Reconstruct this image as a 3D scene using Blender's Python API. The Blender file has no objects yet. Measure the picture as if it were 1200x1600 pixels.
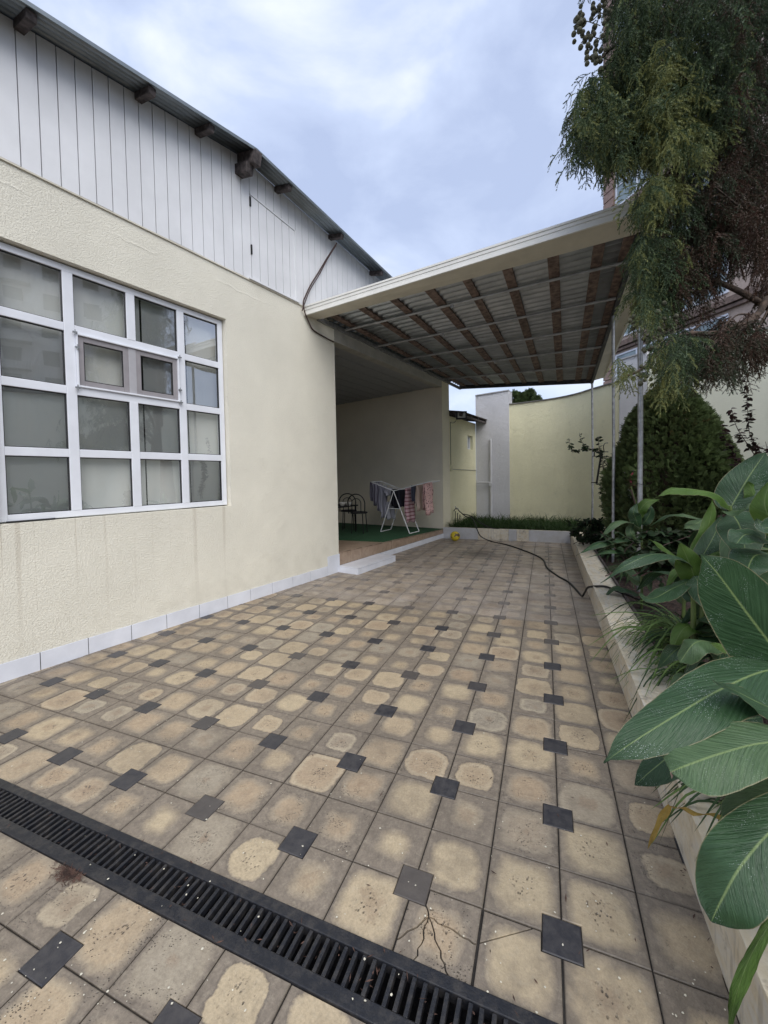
import bpy, bmesh, math, random
import numpy as np
from mathutils import Vector, Matrix, noise
random.seed(7); rng = np.random.default_rng(7)
S = bpy.context.scene
COL = S.collection
rad = math.radians

# ------------------------------------------------------------------ camera
F_PX = 637.24; PPY = 765.63                       # focal length and optical centre, in pixels of a 1200 x 1600 picture
CR = Vector((0.92957, 0.36822, -0.01774)); CU = Vector((0.00438, 0.03707, 0.99930)); CF = Vector((-0.36862, 0.92900, -0.03285))
CP = Vector((-0.0439, -1.4363, 1.5577))
cam = bpy.data.cameras.new('camera'); cam_ob = bpy.data.objects.new('camera', cam); COL.objects.link(cam_ob)
M = Matrix.Identity(4)
for i in range(3):
    M[i][0] = CR[i]; M[i][1] = CU[i]; M[i][2] = -CF[i]; M[i][3] = CP[i]
cam_ob.matrix_world = M
cam.sensor_fit = 'VERTICAL'; cam.sensor_height = 36; cam.lens = F_PX * 36 / 1600
cam.shift_y = -(800 - PPY) / 1600
cam.clip_start = 0.05; cam.clip_end = 2000
S.camera = cam_ob

# ------------------------------------------------------------------ sky, sun, exposure
world = bpy.data.worlds.new('World'); S.world = world; world.use_nodes = True
nt = world.node_tree; nt.nodes.clear()
def N(t, kind, **kw):
    n = t.nodes.new(kind)
    for k, v in kw.items():
        if hasattr(n, k): setattr(n, k, v)
    return n
wo = N(nt, 'ShaderNodeOutputWorld'); bg = N(nt, 'ShaderNodeBackground'); bg.inputs[1].default_value = 0.1
sky = N(nt, 'ShaderNodeTexSky', sky_type='NISHITA'); sky.sun_disc = False
SUN_EL, SUN_AZ = rad(48), rad(138)                # azimuth measured clockwise from +Y
sky.sun_elevation = SUN_EL; sky.sun_rotation = SUN_AZ
tc = N(nt, 'ShaderNodeTexCoord'); mp = N(nt, 'ShaderNodeMapping'); mp.inputs['Scale'].default_value = (1.0, 1.0, 2.2)
n1 = N(nt, 'ShaderNodeTexNoise'); n1.inputs['Scale'].default_value = 2.9; n1.inputs['Detail'].default_value = 7; n1.inputs['Roughness'].default_value = .52; n1.inputs['Distortion'].default_value = .3
r1 = N(nt, 'ShaderNodeValToRGB')
r1.color_ramp.elements[0].position = .36; r1.color_ramp.elements[0].color = (2.75, 3.25, 4.55, 1)
r1.color_ramp.elements[1].position = .68; r1.color_ramp.elements[1].color = (5.0, 5.35, 6.0, 1)
e = r1.color_ramp.elements.new(.52); e.color = (3.5, 4.05, 5.35, 1)
mx = N(nt, 'ShaderNodeMix', data_type='RGBA'); mx.inputs[0].default_value = .9
nt.links.new(tc.outputs['Generated'], mp.inputs[0]); nt.links.new(mp.outputs[0], n1.inputs['Vector'])
nt.links.new(n1.outputs[0], r1.inputs[0]); nt.links.new(sky.outputs[0], mx.inputs[6]); nt.links.new(r1.outputs[0], mx.inputs[7])
nt.links.new(mx.outputs[2], bg.inputs[0]); nt.links.new(bg.outputs[0], wo.inputs[0])
sl = bpy.data.lights.new('sun', 'SUN'); sl.energy = 1.5; sl.angle = rad(60); sl.color = (1, .96, .9)
so = bpy.data.objects.new('sun', sl); COL.objects.link(so)
sd = Vector((math.sin(SUN_AZ) * math.cos(SUN_EL), math.cos(SUN_AZ) * math.cos(SUN_EL), math.sin(SUN_EL)))
so.rotation_euler = sd.to_track_quat('Z', 'Y').to_euler()
S.view_settings.view_transform = 'Standard'; S.view_settings.look = 'None'
S.view_settings.exposure = 1.0; S.view_settings.gamma = 1; S.view_settings.use_curve_mapping = False
S.render.engine = 'CYCLES'; S.cycles.max_bounces = 8; S.cycles.transparent_max_bounces = 12

# ------------------------------------------------------------------ helpers
def ray(u, v): return CR * ((u - 600) / F_PX) - CU * ((v - PPY) / F_PX) + CF
def at(u, v, dep): return CP + ray(u, v) * dep                       # point seen at a pixel, a given depth away
def G(u, v, z=0.): d = ray(u, v); return CP + d * ((z - CP.z) / d.z)  # point of the level z seen at a pixel

def tag(o, label=None, cat=None, group=None, kind=None):
    if label: o['label'] = label
    if cat: o['category'] = cat
    if group: o['group'] = group
    if kind: o['kind'] = kind
    return o
def link(name, me, parent=None, mat=None, loc=None):
    o = bpy.data.objects.new(name, me); COL.objects.link(o)
    if mat is not None and len(me.materials) == 0: me.materials.append(mat)
    if parent: o.parent = parent
    if loc is not None: o.location = loc
    return o
def empty(name, loc=(0, 0, 0), rz=0, **kw):
    o = bpy.data.objects.new(name, None); COL.objects.link(o); o.location = loc; o.rotation_euler = (0, 0, rz); o.empty_display_size = .2
    return tag(o, **kw)
def copy_tree(o, parent=None):
    c = o.copy(); COL.objects.link(c)
    if parent: c.parent = parent
    for ch in list(o.children): copy_tree(ch, c)
    return c

class MB:
    def __init__(s): s.v = []; s.f = []; s.sm = []
    def add(s, vs, fs, smooth=False):
        b = len(s.v); s.v += [tuple(p) for p in vs]; s.f += [tuple(i + b for i in f) for f in fs]; s.sm += [smooth] * len(fs); return s
    def box(s, x0, x1, y0, y1, z0, z1, T=None):
        vs = [(x, y, z) for z in (z0, z1) for y in (y0, y1) for x in (x0, x1)]
        if T: vs = [T(*p) for p in vs]
        return s.add(vs, [(0, 2, 3, 1), (4, 5, 7, 6), (0, 1, 5, 4), (2, 6, 7, 3), (0, 4, 6, 2), (1, 3, 7, 5)])
    def bar(s, a, b, w, h, up=(0, 0, 1)):                               # rectangular bar from a to b
        a, b = Vector(a), Vector(b); t = (b - a).normalized(); sd_ = t.cross(Vector(up))
        if sd_.length < 1e-4: sd_ = Vector((1, 0, 0))
        sd_.normalize(); uu = sd_.cross(t)
        vs = [p + sd_ * (w / 2 * i) + uu * (h / 2 * j) for p in (a, b) for i, j in ((-1, -1), (1, -1), (1, 1), (-1, 1))]
        return s.add(vs, [(0, 1, 2, 3), (7, 6, 5, 4), (0, 4, 5, 1), (1, 5, 6, 2), (2, 6, 7, 3), (3, 7, 4, 0)])
    def tube(s, pts, r, n=8, closed=False):
        pts = [Vector(p) for p in pts]; rs = r if isinstance(r, (list, tuple)) else [r] * len(pts)
        vs = []; fs = []; pu = None
        for i, p in enumerate(pts):
            if closed: t = pts[(i + 1) % len(pts)] - pts[i - 1]
            else: t = pts[min(i + 1, len(pts) - 1)] - pts[max(i - 1, 0)]
            t.normalize()
            if pu is None: pu = t.orthogonal().normalized()
            pu = (pu - t * pu.dot(t)).normalized(); w = t.cross(pu)
            for k in range(n):
                a = 2 * math.pi * k / n; vs.append(p + (pu * math.cos(a) + w * math.sin(a)) * rs[i])
        m = len(pts); rng_ = m if closed else m - 1
        for i in range(rng_):
            for k in range(n):
                a = i * n + k; b = i * n + (k + 1) % n; c = ((i + 1) % m) * n + (k + 1) % n; d = ((i + 1) % m) * n + k
                fs.append((a, b, c, d))
        s.add(vs, fs, True)
        if not closed: s.add(vs[:n], [tuple(range(n))[::-1]]); s.add(vs[-n:], [tuple(range(n))])
        return s
    def lathe(s, prof, n=20, c=(0, 0, 0)):
        vs = []; fs = []
        for r, z in prof:
            for k in range(n): a = 2 * math.pi * k / n; vs.append((c[0] + r * math.cos(a), c[1] + r * math.sin(a), c[2] + z))
        for i in range(len(prof) - 1):
            for k in range(n): fs.append((i * n + k, i * n + (k + 1) % n, (i + 1) * n + (k + 1) % n, (i + 1) * n + k))
        return s.add(vs, fs, True)
    def build(s, name, mat, parent=None, bevel=0, loc=None):
        me = bpy.data.meshes.new(name); me.from_pydata(s.v, [], s.f); me.polygons.foreach_set('use_smooth', s.sm)
        bm = bmesh.new(); bm.from_mesh(me); bmesh.ops.recalc_face_normals(bm, faces=bm.faces); bm.to_mesh(me); bm.free()
        o = link(name, me, parent, mat, loc)
        if bevel:
            b = o.modifiers.new('b', 'BEVEL'); b.width = bevel; b.segments = 2; b.limit_method = 'ANGLE'; b.angle_limit = rad(40)
        return o
def smooth_path(pts, k=6):                                             # Catmull-Rom
    pts = [Vector(p) for p in pts]; P = [pts[0] * 2 - pts[1]] + pts + [pts[-1] * 2 - pts[-2]]; out = []
    for i in range(1, len(P) - 2):
        for j in range(k):
            t = j / k; a, b, c, d = P[i - 1], P[i], P[i + 1], P[i + 2]
            out.append(.5 * ((2 * b) + (c - a) * t + (2 * a - 5 * b + 4 * c - d) * t * t + (3 * b - a - 3 * c + d) * t ** 3))
    return out + [pts[-1]]

# ------------------------------------------------------------------ materials
class Mat:
    def __init__(s, name, base=(.5, .5, .5), rough=.7, metal=0, spec=.5):
        s.m = bpy.data.materials.new(name); s.m.use_nodes = True; s.t = s.m.node_tree
        s.b = s.t.nodes['Principled BSDF']; s.b.inputs['Base Color'].default_value = (*base, 1); s.b.inputs['Roughness'].default_value = rough
        s.b.inputs['Metallic'].default_value = metal; s.b.inputs['Specular IOR Level'].default_value = spec
        s.co = None
    def n(s, kind, **kw): return N(s.t, kind, **kw)
    def l(s, a, b): s.t.links.new(a, b)
    def coord(s, which='Object', scale=(1, 1, 1)):
        c = s.n('ShaderNodeTexCoord'); m = s.n('ShaderNodeMapping'); m.inputs['Scale'].default_value = scale
        s.l(c.outputs[which], m.inputs[0]); return m.outputs[0]
    def pos(s, scale=(1, 1, 1)):
        c = s.n('ShaderNodeNewGeometry'); m = s.n('ShaderNodeMapping'); m.inputs['Scale'].default_value = scale
        s.l(c.outputs['Position'], m.inputs[0]); return m.outputs[0]
    def noise(s, v, scale=5, detail=5, rough=.55, dist=0):
        n = s.n('ShaderNodeTexNoise'); n.inputs['Scale'].default_value = scale; n.inputs['Detail'].default_value = detail
        n.inputs['Roughness'].default_value = rough; n.inputs['Distortion'].default_value = dist; s.l(v, n.inputs['Vector']); return n.outputs[0]
    def vor(s, v, scale=5, feature='F1'):
        n = s.n('ShaderNodeTexVoronoi', feature=feature); n.inputs['Scale'].default_value = scale; s.l(v, n.inputs['Vector']); return n
    def ramp(s, x, a, b, ca=(0, 0, 0), cb=(1, 1, 1)):
        r = s.n('ShaderNodeValToRGB'); r.color_ramp.elements[0].position = a; r.color_ramp.elements[1].position = b
        r.color_ramp.elements[0].color = (*ca, 1); r.color_ramp.elements[1].color = (*cb, 1); s.l(x, r.inputs[0]); return r.outputs[0]
    def mix(s, f, a, b, mode='MIX'):
        m = s.n('ShaderNodeMix', data_type='RGBA', blend_type=mode)
        for i, x in ((0, f), (6, a), (7, b)):
            if isinstance(x, (int, float)): m.inputs[i].default_value = x
            elif isinstance(x, tuple): m.inputs[i].default_value = (*x, 1)
            else: s.l(x, m.inputs[i])
        return m.outputs[2]
    def math(s, op, a, b=0., c=None):
        m = s.n('ShaderNodeMath', operation=op)
        for i, x in enumerate((a, b) if c is None else (a, b, c)):
            if isinstance(x, (int, float)): m.inputs[i].default_value = x
            else: s.l(x, m.inputs[i])
        return m.outputs[0]
    def mr(s, x, a, b, c, d):
        m = s.n('ShaderNodeMapRange'); 
        for i, q in enumerate((a, b, c, d)): m.inputs[i + 1].default_value = q
        s.l(x, m.inputs[0]); return m.outputs[0]
    def base(s, c): s.l(c, s.b.inputs['Base Color']); return s
    def rough(s, c): s.l(c, s.b.inputs['Roughness']); return s
    def bump(s, h, dist=.01, strength=1):
        n = s.n('ShaderNodeBump'); n.inputs['Distance'].default_value = dist; n.inputs['Strength'].default_value = strength
        s.l(h, n.inputs['Height']); s.l(n.outputs[0], s.b.inputs['Normal']); return s
    def attr(s, name):
        a = s.n('ShaderNodeAttribute', attribute_name=name); return a

def simple(name, base, rough=.7, metal=0, var=.12, scale=8, bump=0, bscale=40, spec=.5):
    m = Mat(name, base, rough, metal, spec); v = m.pos()
    n = m.noise(v, scale, 5); d = tuple(c * (1 - var * 1.6) for c in base); l = tuple(min(1, c * (1 + var)) for c in base)
    m.base(m.ramp(n, .35, .68, d, l))
    if bump: m.bump(m.noise(v, bscale, 4), bump)
    return m.m

def plaster(name, base, stain=(.42, .38, .28), drips=False, bs=1.0, dirt=.5):
    m = Mat(name, base, .85, spec=.25); v = m.coord('Object')
    big = m.noise(v, 1.3, 5, .6); c = m.mix(m.ramp(big, .35, .7), tuple(x * .93 for x in base), tuple(min(1, x * 1.03) for x in base))
    fine = m.noise(v, 30, 3)
    c = m.mix(m.math('MULTIPLY', m.ramp(m.noise(v, 3.1, 8, .7), .58, .75), .30 * dirt), c, stain)
    sx = m.n('ShaderNodeSeparateXYZ'); m.l(m.coord('Object'), sx.inputs[0])
    low = m.mr(sx.outputs[2], .15, .75, 1, 0)                         # splash dirt above the ground
    c = m.mix(m.math('MULTIPLY', m.math('MULTIPLY', low, m.ramp(m.noise(v, 5, 6, .65), .42, .66)), .38 * dirt), c, stain)
    if drips:
        dv = m.coord('Object', (11, 11, .25)); d = m.ramp(m.noise(dv, 1.0, 3, .5), .62, .70)
        dv2 = m.coord('Object', (34, 34, .16)); d2 = m.ramp(m.noise(dv2, 1.0, 2, .5), .66, .72)
        zz = m.mr(sx.outputs[2], .1, 1.25, .35, 1); top = m.ramp(sx.outputs[2], .0, 1.0)
        band = m.math('LESS_THAN', sx.outputs[2], 1.25)
        inx = m.math('MULTIPLY', m.math('GREATER_THAN', sx.outputs[0], 0.02), m.math('LESS_THAN', sx.outputs[0], 2.3))
        k = m.math('MULTIPLY', m.math('MULTIPLY', band, inx), m.math('MULTIPLY', zz, m.math('ADD', m.math('MULTIPLY', d, .30), m.math('MULTIPLY', d2, .42))))
        c = m.mix(k, c, (.40, .33, .24))
    c = m.mix(m.math('MULTIPLY', m.ramp(m.noise(v, 95, 3, .6), .40, .62, (1, 1, 1), (0, 0, 0)), .08), c, tuple(q * .55 for q in base)); m.base(c)
    ad = m.math('ADD', m.math('MULTIPLY', m.ramp(m.noise(v, 78, 3, .7, .0), .46, .66), .60), m.math('MULTIPLY', m.noise(v, 150, 3), .35))
    ad = m.math('ADD', ad, m.math('MULTIPLY', m.noise(v, 5.0, 4), 1.1))
    ad = m.math('ADD', ad, m.math('MULTIPLY', m.noise(v, 1.6, 3), 3.0))
    if drips:                                                         # trowel seam under the boards
        z_ = m.math('ADD', sx.outputs[2], m.math('MULTIPLY', m.noise(m.coord('Object', (1, 1, 1)), 3.5, 6, .65), .16)); ln = m.math('ABSOLUTE', m.math('SUBTRACT', z_, 3.98))
        sm_ = m.math('MULTIPLY', m.ramp(ln, .0, .014, (1, 1, 1), (0, 0, 0)), m.ramp(m.noise(v, 1.1, 2), .45, .55)); ad = m.math('ADD', ad, m.math('MULTIPLY', sm_, .8))
    m.bump(ad, .0052 * bs); return m.m

MT = {}
CREAM = (.84, .805, .69)
MT['plaster'] = plaster('cream_plaster', CREAM, drips=True)
MT['plaster_pillar'] = plaster('cream_plaster_smooth', (.78, .73, .57), bs=.4)
MT['plaster_in'] = plaster('inner_plaster', (.80, .735, .60), bs=.35, dirt=.4)
MT['yellow'] = plaster('yellow_plaster', (.90, .86, .60), (.42, .40, .24), bs=2.2, dirt=1.3)
MT['white_pl'] = plaster('white_plaster', (.72, .72, .74), (.5, .48, .42), bs=2.6, dirt=1.0)
MT['pale_pl'] = plaster('pale_plaster', (.76, .76, .62), (.5, .5, .38), bs=.8)
MT['siding'] = simple('white_siding', (.77, .775, .79), .45, var=.04, scale=2.5); MT['siding_groove'] = simple('siding_groove', (.34, .34, .35), .8)
MT['white_tile'] = simple('white_glazed_tile', (.70, .72, .78), .25, var=.05, scale=4)
MT['pvc'] = simple('white_pvc', (.76, .78, .83), .35, var=.03, scale=6)
MT['pvc_grey'] = simple('grey_sash', (.30, .28, .29), .45, var=.06)
MT['rubber'] = simple('black_rubber', (.015, .015, .016), .55, var=.2)
MT['black_metal'] = simple('black_metal', (.012, .012, .013), .4, .3, .3)
MT['dark_wood'] = simple('dark_wood', (.085, .070, .068), .8, var=.4, scale=20, bump=.002)
MT['brown_wood'] = simple('batten_wood', (.19, .135, .112), .8, var=.35, scale=14, bump=.002)
MT['fascia'] = simple('cream_fascia', (.66, .62, .52), .5, var=.08, scale=3)
MT['fascia_w'] = simple('fascia_white', (.80, .79, .74), .4, var=.05, scale=3)
MT['paint_beam'] = simple('painted_beam', (.42, .41, .37), .6, var=.1, scale=5)
MT['galv'] = simple('galvanised', (.36, .37, .38), .42, .6, .18, 18)
MT['pipe_in'] = simple('pipe_paint', (.42, .43, .44), .5, .3, .15)
MT['angle'] = simple('dark_angle', (.045, .047, .052), .5, .3, .3)
MT['ceil'] = simple('pvc_ceiling', (.30, .31, .33), .4, var=.06)
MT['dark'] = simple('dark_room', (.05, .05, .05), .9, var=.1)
MT['white_rack'] = simple('rack_white', (.72, .72, .72), .35, var=.03)
MT['ceramic'] = simple('bowl_ceramic', (.62, .60, .56), .25, var=.05)
MT['bark'] = simple('bark', (.075, .05, .035), .9, var=.4, scale=25, bump=.008)
MT['cone'] = simple('cone', (.085, .085, .05), .85, var=.4, scale=60, bump=.004)
MT['stem'] = simple('green_stem', (.09, .13, .035), .5, var=.2)
MT['twig'] = simple('brown_twig', (.07, .04, .035), .8, var=.2)
MT['soil'] = simple('soil', (.045, .028, .022), .95, var=.5, scale=22, bump=.03, bscale=25)
MT['mortar'] = simple('dark_joint', (.030, .026, .022), .95, var=.4, scale=30)
MT['iron'] = None
def _iron():
    m = Mat('cast_plastic_black', (.012, .013, .016), .45); v = m.pos()
    dust = m.ramp(m.noise(v, 18, 9, .8), .46, .74)
    m.base(m.mix(m.math('MULTIPLY', dust, .55), (.011, .012, .016), (.10, .088, .075))); m.rough(m.mr(m.noise(v, 30, 3), .3, .7, .3, .62)); m.bump(m.noise(v, 160, 2), .001); return m.m
MT['iron'] = _iron()
def _corr(name, ca, cb, rough=.5, metal=.25):
    m = Mat(name, ca, rough, metal); v = m.coord('Object', (1, 1, 1)); n = m.noise(v, 2.5, 6, .65)
    c = m.mix(m.ramp(n, .35, .7), ca, cb); c = m.mix(m.math('MULTIPLY', m.ramp(m.noise(v, 7, 8, .7), .58, .75), .5), c, (.16, .13, .10)); m.base(c); return m.m
MT['sheet_under'] = _corr('corrugated_underside', (.30, .325, .345), (.46, .49, .51), .33, .55)
MT['sheet_top'] = _corr('zinc_sheet', (.15, .175, .19), (.25, .28, .30), .4, .5)
def _terr():
    m = Mat('terrace_tile', (.4, .3, .2), .35); v = m.coord('Object', (1, 1, 1)); n = m.noise(v, 9, 7, .7, .6)
    oi = m.n('ShaderNodeObjectInfo'); c = m.mix(m.ramp(n, .3, .7), (.24, .165, .12), (.44, .335, .245)); c = m.mix(m.math('MULTIPLY', oi.outputs['Random'], .35), c, (.28, .2, .14)); m.base(c); return m.m
MT['terrace'] = _terr()
def _marble():
    m = Mat('kerb_stone', (.6, .55, .45), .45); v = m.pos((1, 1, 1)); oi = m.n('ShaderNodeObjectInfo')
    n = m.noise(v, 4.5, 8, .62, 1.6); w = m.noise(m.pos((7, 1.2, 5)), 3, 6, .6, 1.2)
    c = m.mix(m.ramp(n, .3, .7), (.56, .47, .32), (.74, .68, .55)); c = m.mix(m.ramp(w, .45, .62), c, (.64, .60, .52))
    c = m.mix(m.math('MULTIPLY', m.ramp(m.noise(v, 11, 8, .75), .55, .68), .75), c, (.24, .20, .15))
    c = m.mix(m.math('MULTIPLY', m.ramp(m.noise(m.pos((26, 26, 4)), 1, 5), .56, .66), .4), c, (.2, .17, .14))
    m.base(c); m.bump(m.noise(v, 40, 5), .003); return m.m
MT['kerb'] = _marble()
def _carpet():
    m = Mat('green_carpet', (.02, .08, .03), 1); v = m.pos(); m.base(m.mix(m.ramp(m.noise(v, 60, 3), .3, .7), (.012, .055, .02), (.02, .095, .035))); m.bump(m.noise(v, 200, 2), .005); return m.m
MT['carpet'] = _carpet()
# courtyard tiles: local coordinates come with each tile, wear is laid out over the yard
def _paver():
    m = Mat('courtyard_tile', (.3, .25, .19), .6); uv = m.n('ShaderNodeUVMap', uv_map='tile'); rn = m.attr('rnd').outputs['Fac']; pos = m.pos()
    sx = m.n('ShaderNodeSeparateXYZ'); m.l(uv.outputs[0], sx.inputs[0]); px_ = m.n('ShaderNodeSeparateXYZ'); m.l(pos, px_.inputs[0])
    ax = m.math('ABSOLUTE', m.math('SUBTRACT', sx.outputs[0], .5)); ay = m.math('ABSOLUTE', m.math('SUBTRACT', sx.outputs[1], .5))
    dd = m.math('POWER', m.math('ADD', m.math('POWER', ax, 3.5), m.math('POWER', ay, 3.5)), 1 / 3.5)   # rounded square distance 0..0.5
    jit = m.math('ADD', m.math('MULTIPLY', m.math('SUBTRACT', m.noise(pos, 9, 5, .6), .5), .26), m.math('MULTIPLY', m.math('SUBTRACT', m.noise(pos, 60, 4, .7), .5), .06))
    d = m.math('ADD', dd, jit)
    r2 = m.math('FRACT', m.math('MULTIPLY', rn, 7.31)); r3 = m.math('FRACT', m.math('MULTIPLY', rn, 13.7)); r4 = m.math('FRACT', m.math('MULTIPLY', rn, 29.3))
    edge = m.mr(rn, 0, 1, .30, .51)                                   # how far the pale patch reaches
    inside = m.math('SMOOTH_MIN', 1., m.math('MAXIMUM', 0., m.math('MULTIPLY', m.math('SUBTRACT', edge, d), m.mr(m.math('POWER', r3, 4.), 0, 1, 5, 38))), .1)
    inside = m.math('MINIMUM', inside, 1.)
    grain = m.noise(pos, 95, 5, .8); mot = m.noise(pos, 24, 5, .65)
    ca = m.mix(r2, (.54, .435, .285), (.44, .33, .22)); ca = m.mix(m.ramp(r4, .6, .95), ca, (.38, .325, .245)); ca = m.mix(m.ramp(mot, .35, .7), m.mix(.82, (0, 0, 0), ca), ca)
    core = m.math('MULTIPLY', m.ramp(m.math('ADD', m.math('ADD', d, m.math('MULTIPLY', r2, .10)), m.math('MULTIPLY', m.math('SUBTRACT', m.noise(pos, 17, 5, .7), .5), .5)), .12, .20, (1, 1, 1), (0, 0, 0)), m.ramp(r4, .25, .6)); ca = m.mix(m.math('MULTIPLY', core, .42), ca, (.27, .185, .12))
    ring = m.math('MULTIPLY', m.math('SUBTRACT', 1., m.math('MINIMUM', 1., m.math('MULTIPLY', m.math('ABSOLUTE', m.math('SUBTRACT', d, m.math('SUBTRACT', edge, .07))), 13))), m.math('MULTIPLY', r2, .55)); ca = m.mix(ring, ca, (.56, .48, .34))
    cb = m.mix(m.ramp(mot, .3, .7), (.172, .142, .110), (.280, .232, .178))
    c = m.mix(inside, cb, ca)
    tide = m.math('MULTIPLY', m.math('SUBTRACT', 1., m.math('MINIMUM', 1., m.math('MULTIPLY', m.math('ABSOLUTE', m.math('SUBTRACT', d, edge)), 45))), m.math('MULTIPLY', r3, .5))
    c = m.mix(tide, c, (.10, .082, .065))
    bord = m.math('MAXIMUM', ax, ay); c = m.mix(m.math('MULTIPLY', m.ramp(m.math('ADD', bord, m.math('MULTIPLY', m.math('SUBTRACT', mot, .5), .05)), .455, .5), .6), c, (.09, .075, .06))
    # yard-wide dirt, a paler dry part under the canopy, a wet patch at the far end
    far = m.ramp(m.math('ADD', px_.outputs[1], m.math('MULTIPLY', m.math('SUBTRACT', m.noise(pos, 1.2, 3), .5), .25)), .0, 1.0)
    fr = m.mr(px_.outputs[1], 3.08, 3.16, 0, 1); c = m.mix(m.math('MULTIPLY', fr, .55), c, m.mix(m.ramp(m.noise(pos, 3, 6, .65), .35, .65), (.27, .225, .19), (.50, .44, .39)))
    dirt = m.ramp(m.noise(pos, 1.1, 6, .68), .52, .72); c = m.mix(m.math('MULTIPLY', dirt, .5), c, (.12, .10, .078))
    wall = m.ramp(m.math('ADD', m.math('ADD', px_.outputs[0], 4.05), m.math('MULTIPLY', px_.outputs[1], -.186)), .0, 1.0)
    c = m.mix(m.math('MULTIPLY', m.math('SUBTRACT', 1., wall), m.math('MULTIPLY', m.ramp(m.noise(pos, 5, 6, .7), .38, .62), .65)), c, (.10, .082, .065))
    vd = m.n('ShaderNodeVectorMath', operation='DISTANCE'); m.l(pos, vd.inputs[0]); vd.inputs[1].default_value = (-1.28, 6.65, 0)
    wet = m.math('MINIMUM', 1., m.math('MAXIMUM', 0., m.math('MULTIPLY', m.math('SUBTRACT', m.math('ADD', .22, m.math('MULTIPLY', m.noise(pos, 4, 6, .7), .8)), vd.outputs['Value']), 2.)))
    c = m.mix(m.math('MULTIPLY', wet, .8), c, (.055, .045, .036))
    v = m.vor(m.pos((1, 1.35, 1)), 105); pit = m.math('MULTIPLY', m.ramp(v.outputs['Distance'], .16, .32, (1, 1, 1), (0, 0, 0)), m.ramp(m.noise(pos, 11, 4, .7), .50, .60)); pit = m.math('MULTIPLY', pit, m.ramp(r2, .15, .5))
    v2 = m.vor(m.pos((1.5, 1, 1)), 62); pc = m.math('MULTIPLY', m.ramp(d, .10, .26, (1, 1, 1), (0, 0, 0)), m.ramp(m.math('FRACT', m.math('MULTIPLY', rn, 53.1)), .52, .6)); pit2 = m.math('MULTIPLY', m.math('MULTIPLY', m.ramp(v2.outputs['Distance'], .20, .38, (1, 1, 1), (0, 0, 0)), m.ramp(m.noise(pos, 30, 2), .42, .55)), pc)
    pit = m.math('MAXIMUM', pit, pit2); c = m.mix(m.math('MULTIPLY', pit, .8), c, (.05, .043, .036))
    c = m.mix(m.math('MULTIPLY', m.ramp(grain, .42, .70), .55), c, m.mix(.62, c, (.05, .04, .03))); c = m.mix(m.math('MULTIPLY', m.ramp(m.noise(pos, 38, 6, .75), .52, .70), .30), c, (.50, .44, .33)); c = m.mix(m.math('MULTIPLY', m.ramp(m.noise(pos, 2.3, 9, .78), .50, .66), .40), c, (.13, .105, .08))
    m.base(c); m.rough(m.mr(m.noise(pos, 2.4, 5), .35, .65, .38, .66))
    h = m.math('SUBTRACT', m.math('ADD', m.math('MULTIPLY', grain, .25), m.math('MULTIPLY', m.noise(pos, 14, 4), .9)), m.math('MULTIPLY', pit, .9)); m.bump(h, .0035); return m.m
MT['paver'] = _paver()
def _slate():
    m = Mat('inset_tile', (.04, .04, .045), .5); pos = m.pos(); uv = m.n('ShaderNodeUVMap', uv_map='tile'); rn = m.attr('rnd').outputs['Fac']
    n = m.noise(pos, 22, 7, .7); c = m.mix(m.ramp(n, .35, .75), (.026, .026, .032), (.075, .07, .068)); c = m.mix(m.math('MULTIPLY', m.ramp(rn, .6, 1.), .5), c, (.15, .125, .10)); 
    px_ = m.n('ShaderNodeSeparateXYZ'); m.l(pos, px_.inputs[0]); fr = m.mr(px_.outputs[1], 2.9, 3.4, 0, 1)
    c = m.mix(m.math('MULTIPLY', fr, m.ramp(m.noise(pos, 7, 4), .35, .6, (.35, .35, .35), (.85, .85, .85))), c, (.23, .20, .175)); m.base(c); m.rough(m.mr(n, .3, .7, .32, .6)); m.bump(n, .002); return m.m
MT['slate'] = _slate()
def glass_mat(name, tint=(.75, .78, .76), refl=.2):
    m = bpy.data.materials.new(name); m.use_nodes = True; t = m.node_tree; t.nodes.clear()
    o = N(t, 'ShaderNodeOutputMaterial'); mixn = N(t, 'ShaderNodeMixShader'); tr = N(t, 'ShaderNodeBsdfTransparent'); tr.inputs[0].default_value = (*tint, 1)
    gl = N(t, 'ShaderNodeBsdfGlossy'); gl.inputs['Roughness'].default_value = .012; fr = N(t, 'ShaderNodeFresnel'); fr.inputs[0].default_value = 1.5
    ad = N(t, 'ShaderNodeMath', operation='ADD'); ad.inputs[1].default_value = refl
    bn = N(t, 'ShaderNodeBump'); bn.inputs['Distance'].default_value = .0012; tx = N(t, 'ShaderNodeTexNoise'); tx.inputs['Scale'].default_value = 2.2; tx.inputs['Detail'].default_value = 1
    cc = N(t, 'ShaderNodeTexCoord'); t.links.new(cc.outputs['Object'], tx.inputs['Vector']); t.links.new(tx.outputs[0], bn.inputs['Height']); t.links.new(bn.outputs[0], gl.inputs['Normal'])
    t.links.new(fr.outputs[0], ad.inputs[0]); t.links.new(ad.outputs[0], mixn.inputs[0]); t.links.new(tr.outputs[0], mixn.inputs[1]); t.links.new(gl.outputs[0], mixn.inputs[2]); t.links.new(mixn.outputs[0], o.inputs[0]); return m
MT['glass'] = glass_mat('window_glass', (.97, .98, .97), .27)
MT['glass_far'] = simple('far_window_glass', (.30, .37, .38), .12, 0, .15, 1.2)
def _curtain():
    m = Mat('curtain', (.5, .48, .38), .9); v = m.coord('Object'); n = m.noise(m.coord('Object', (1.6, 1, .9)), 1.3, 4, .5, 1.4); m.base(m.mix(m.ramp(n, .3, .7), (.80, .82, .79), (.88, .87, .82))); m.bump(n, .02); return m.m
MT['curtain'] = _curtain()
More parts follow.
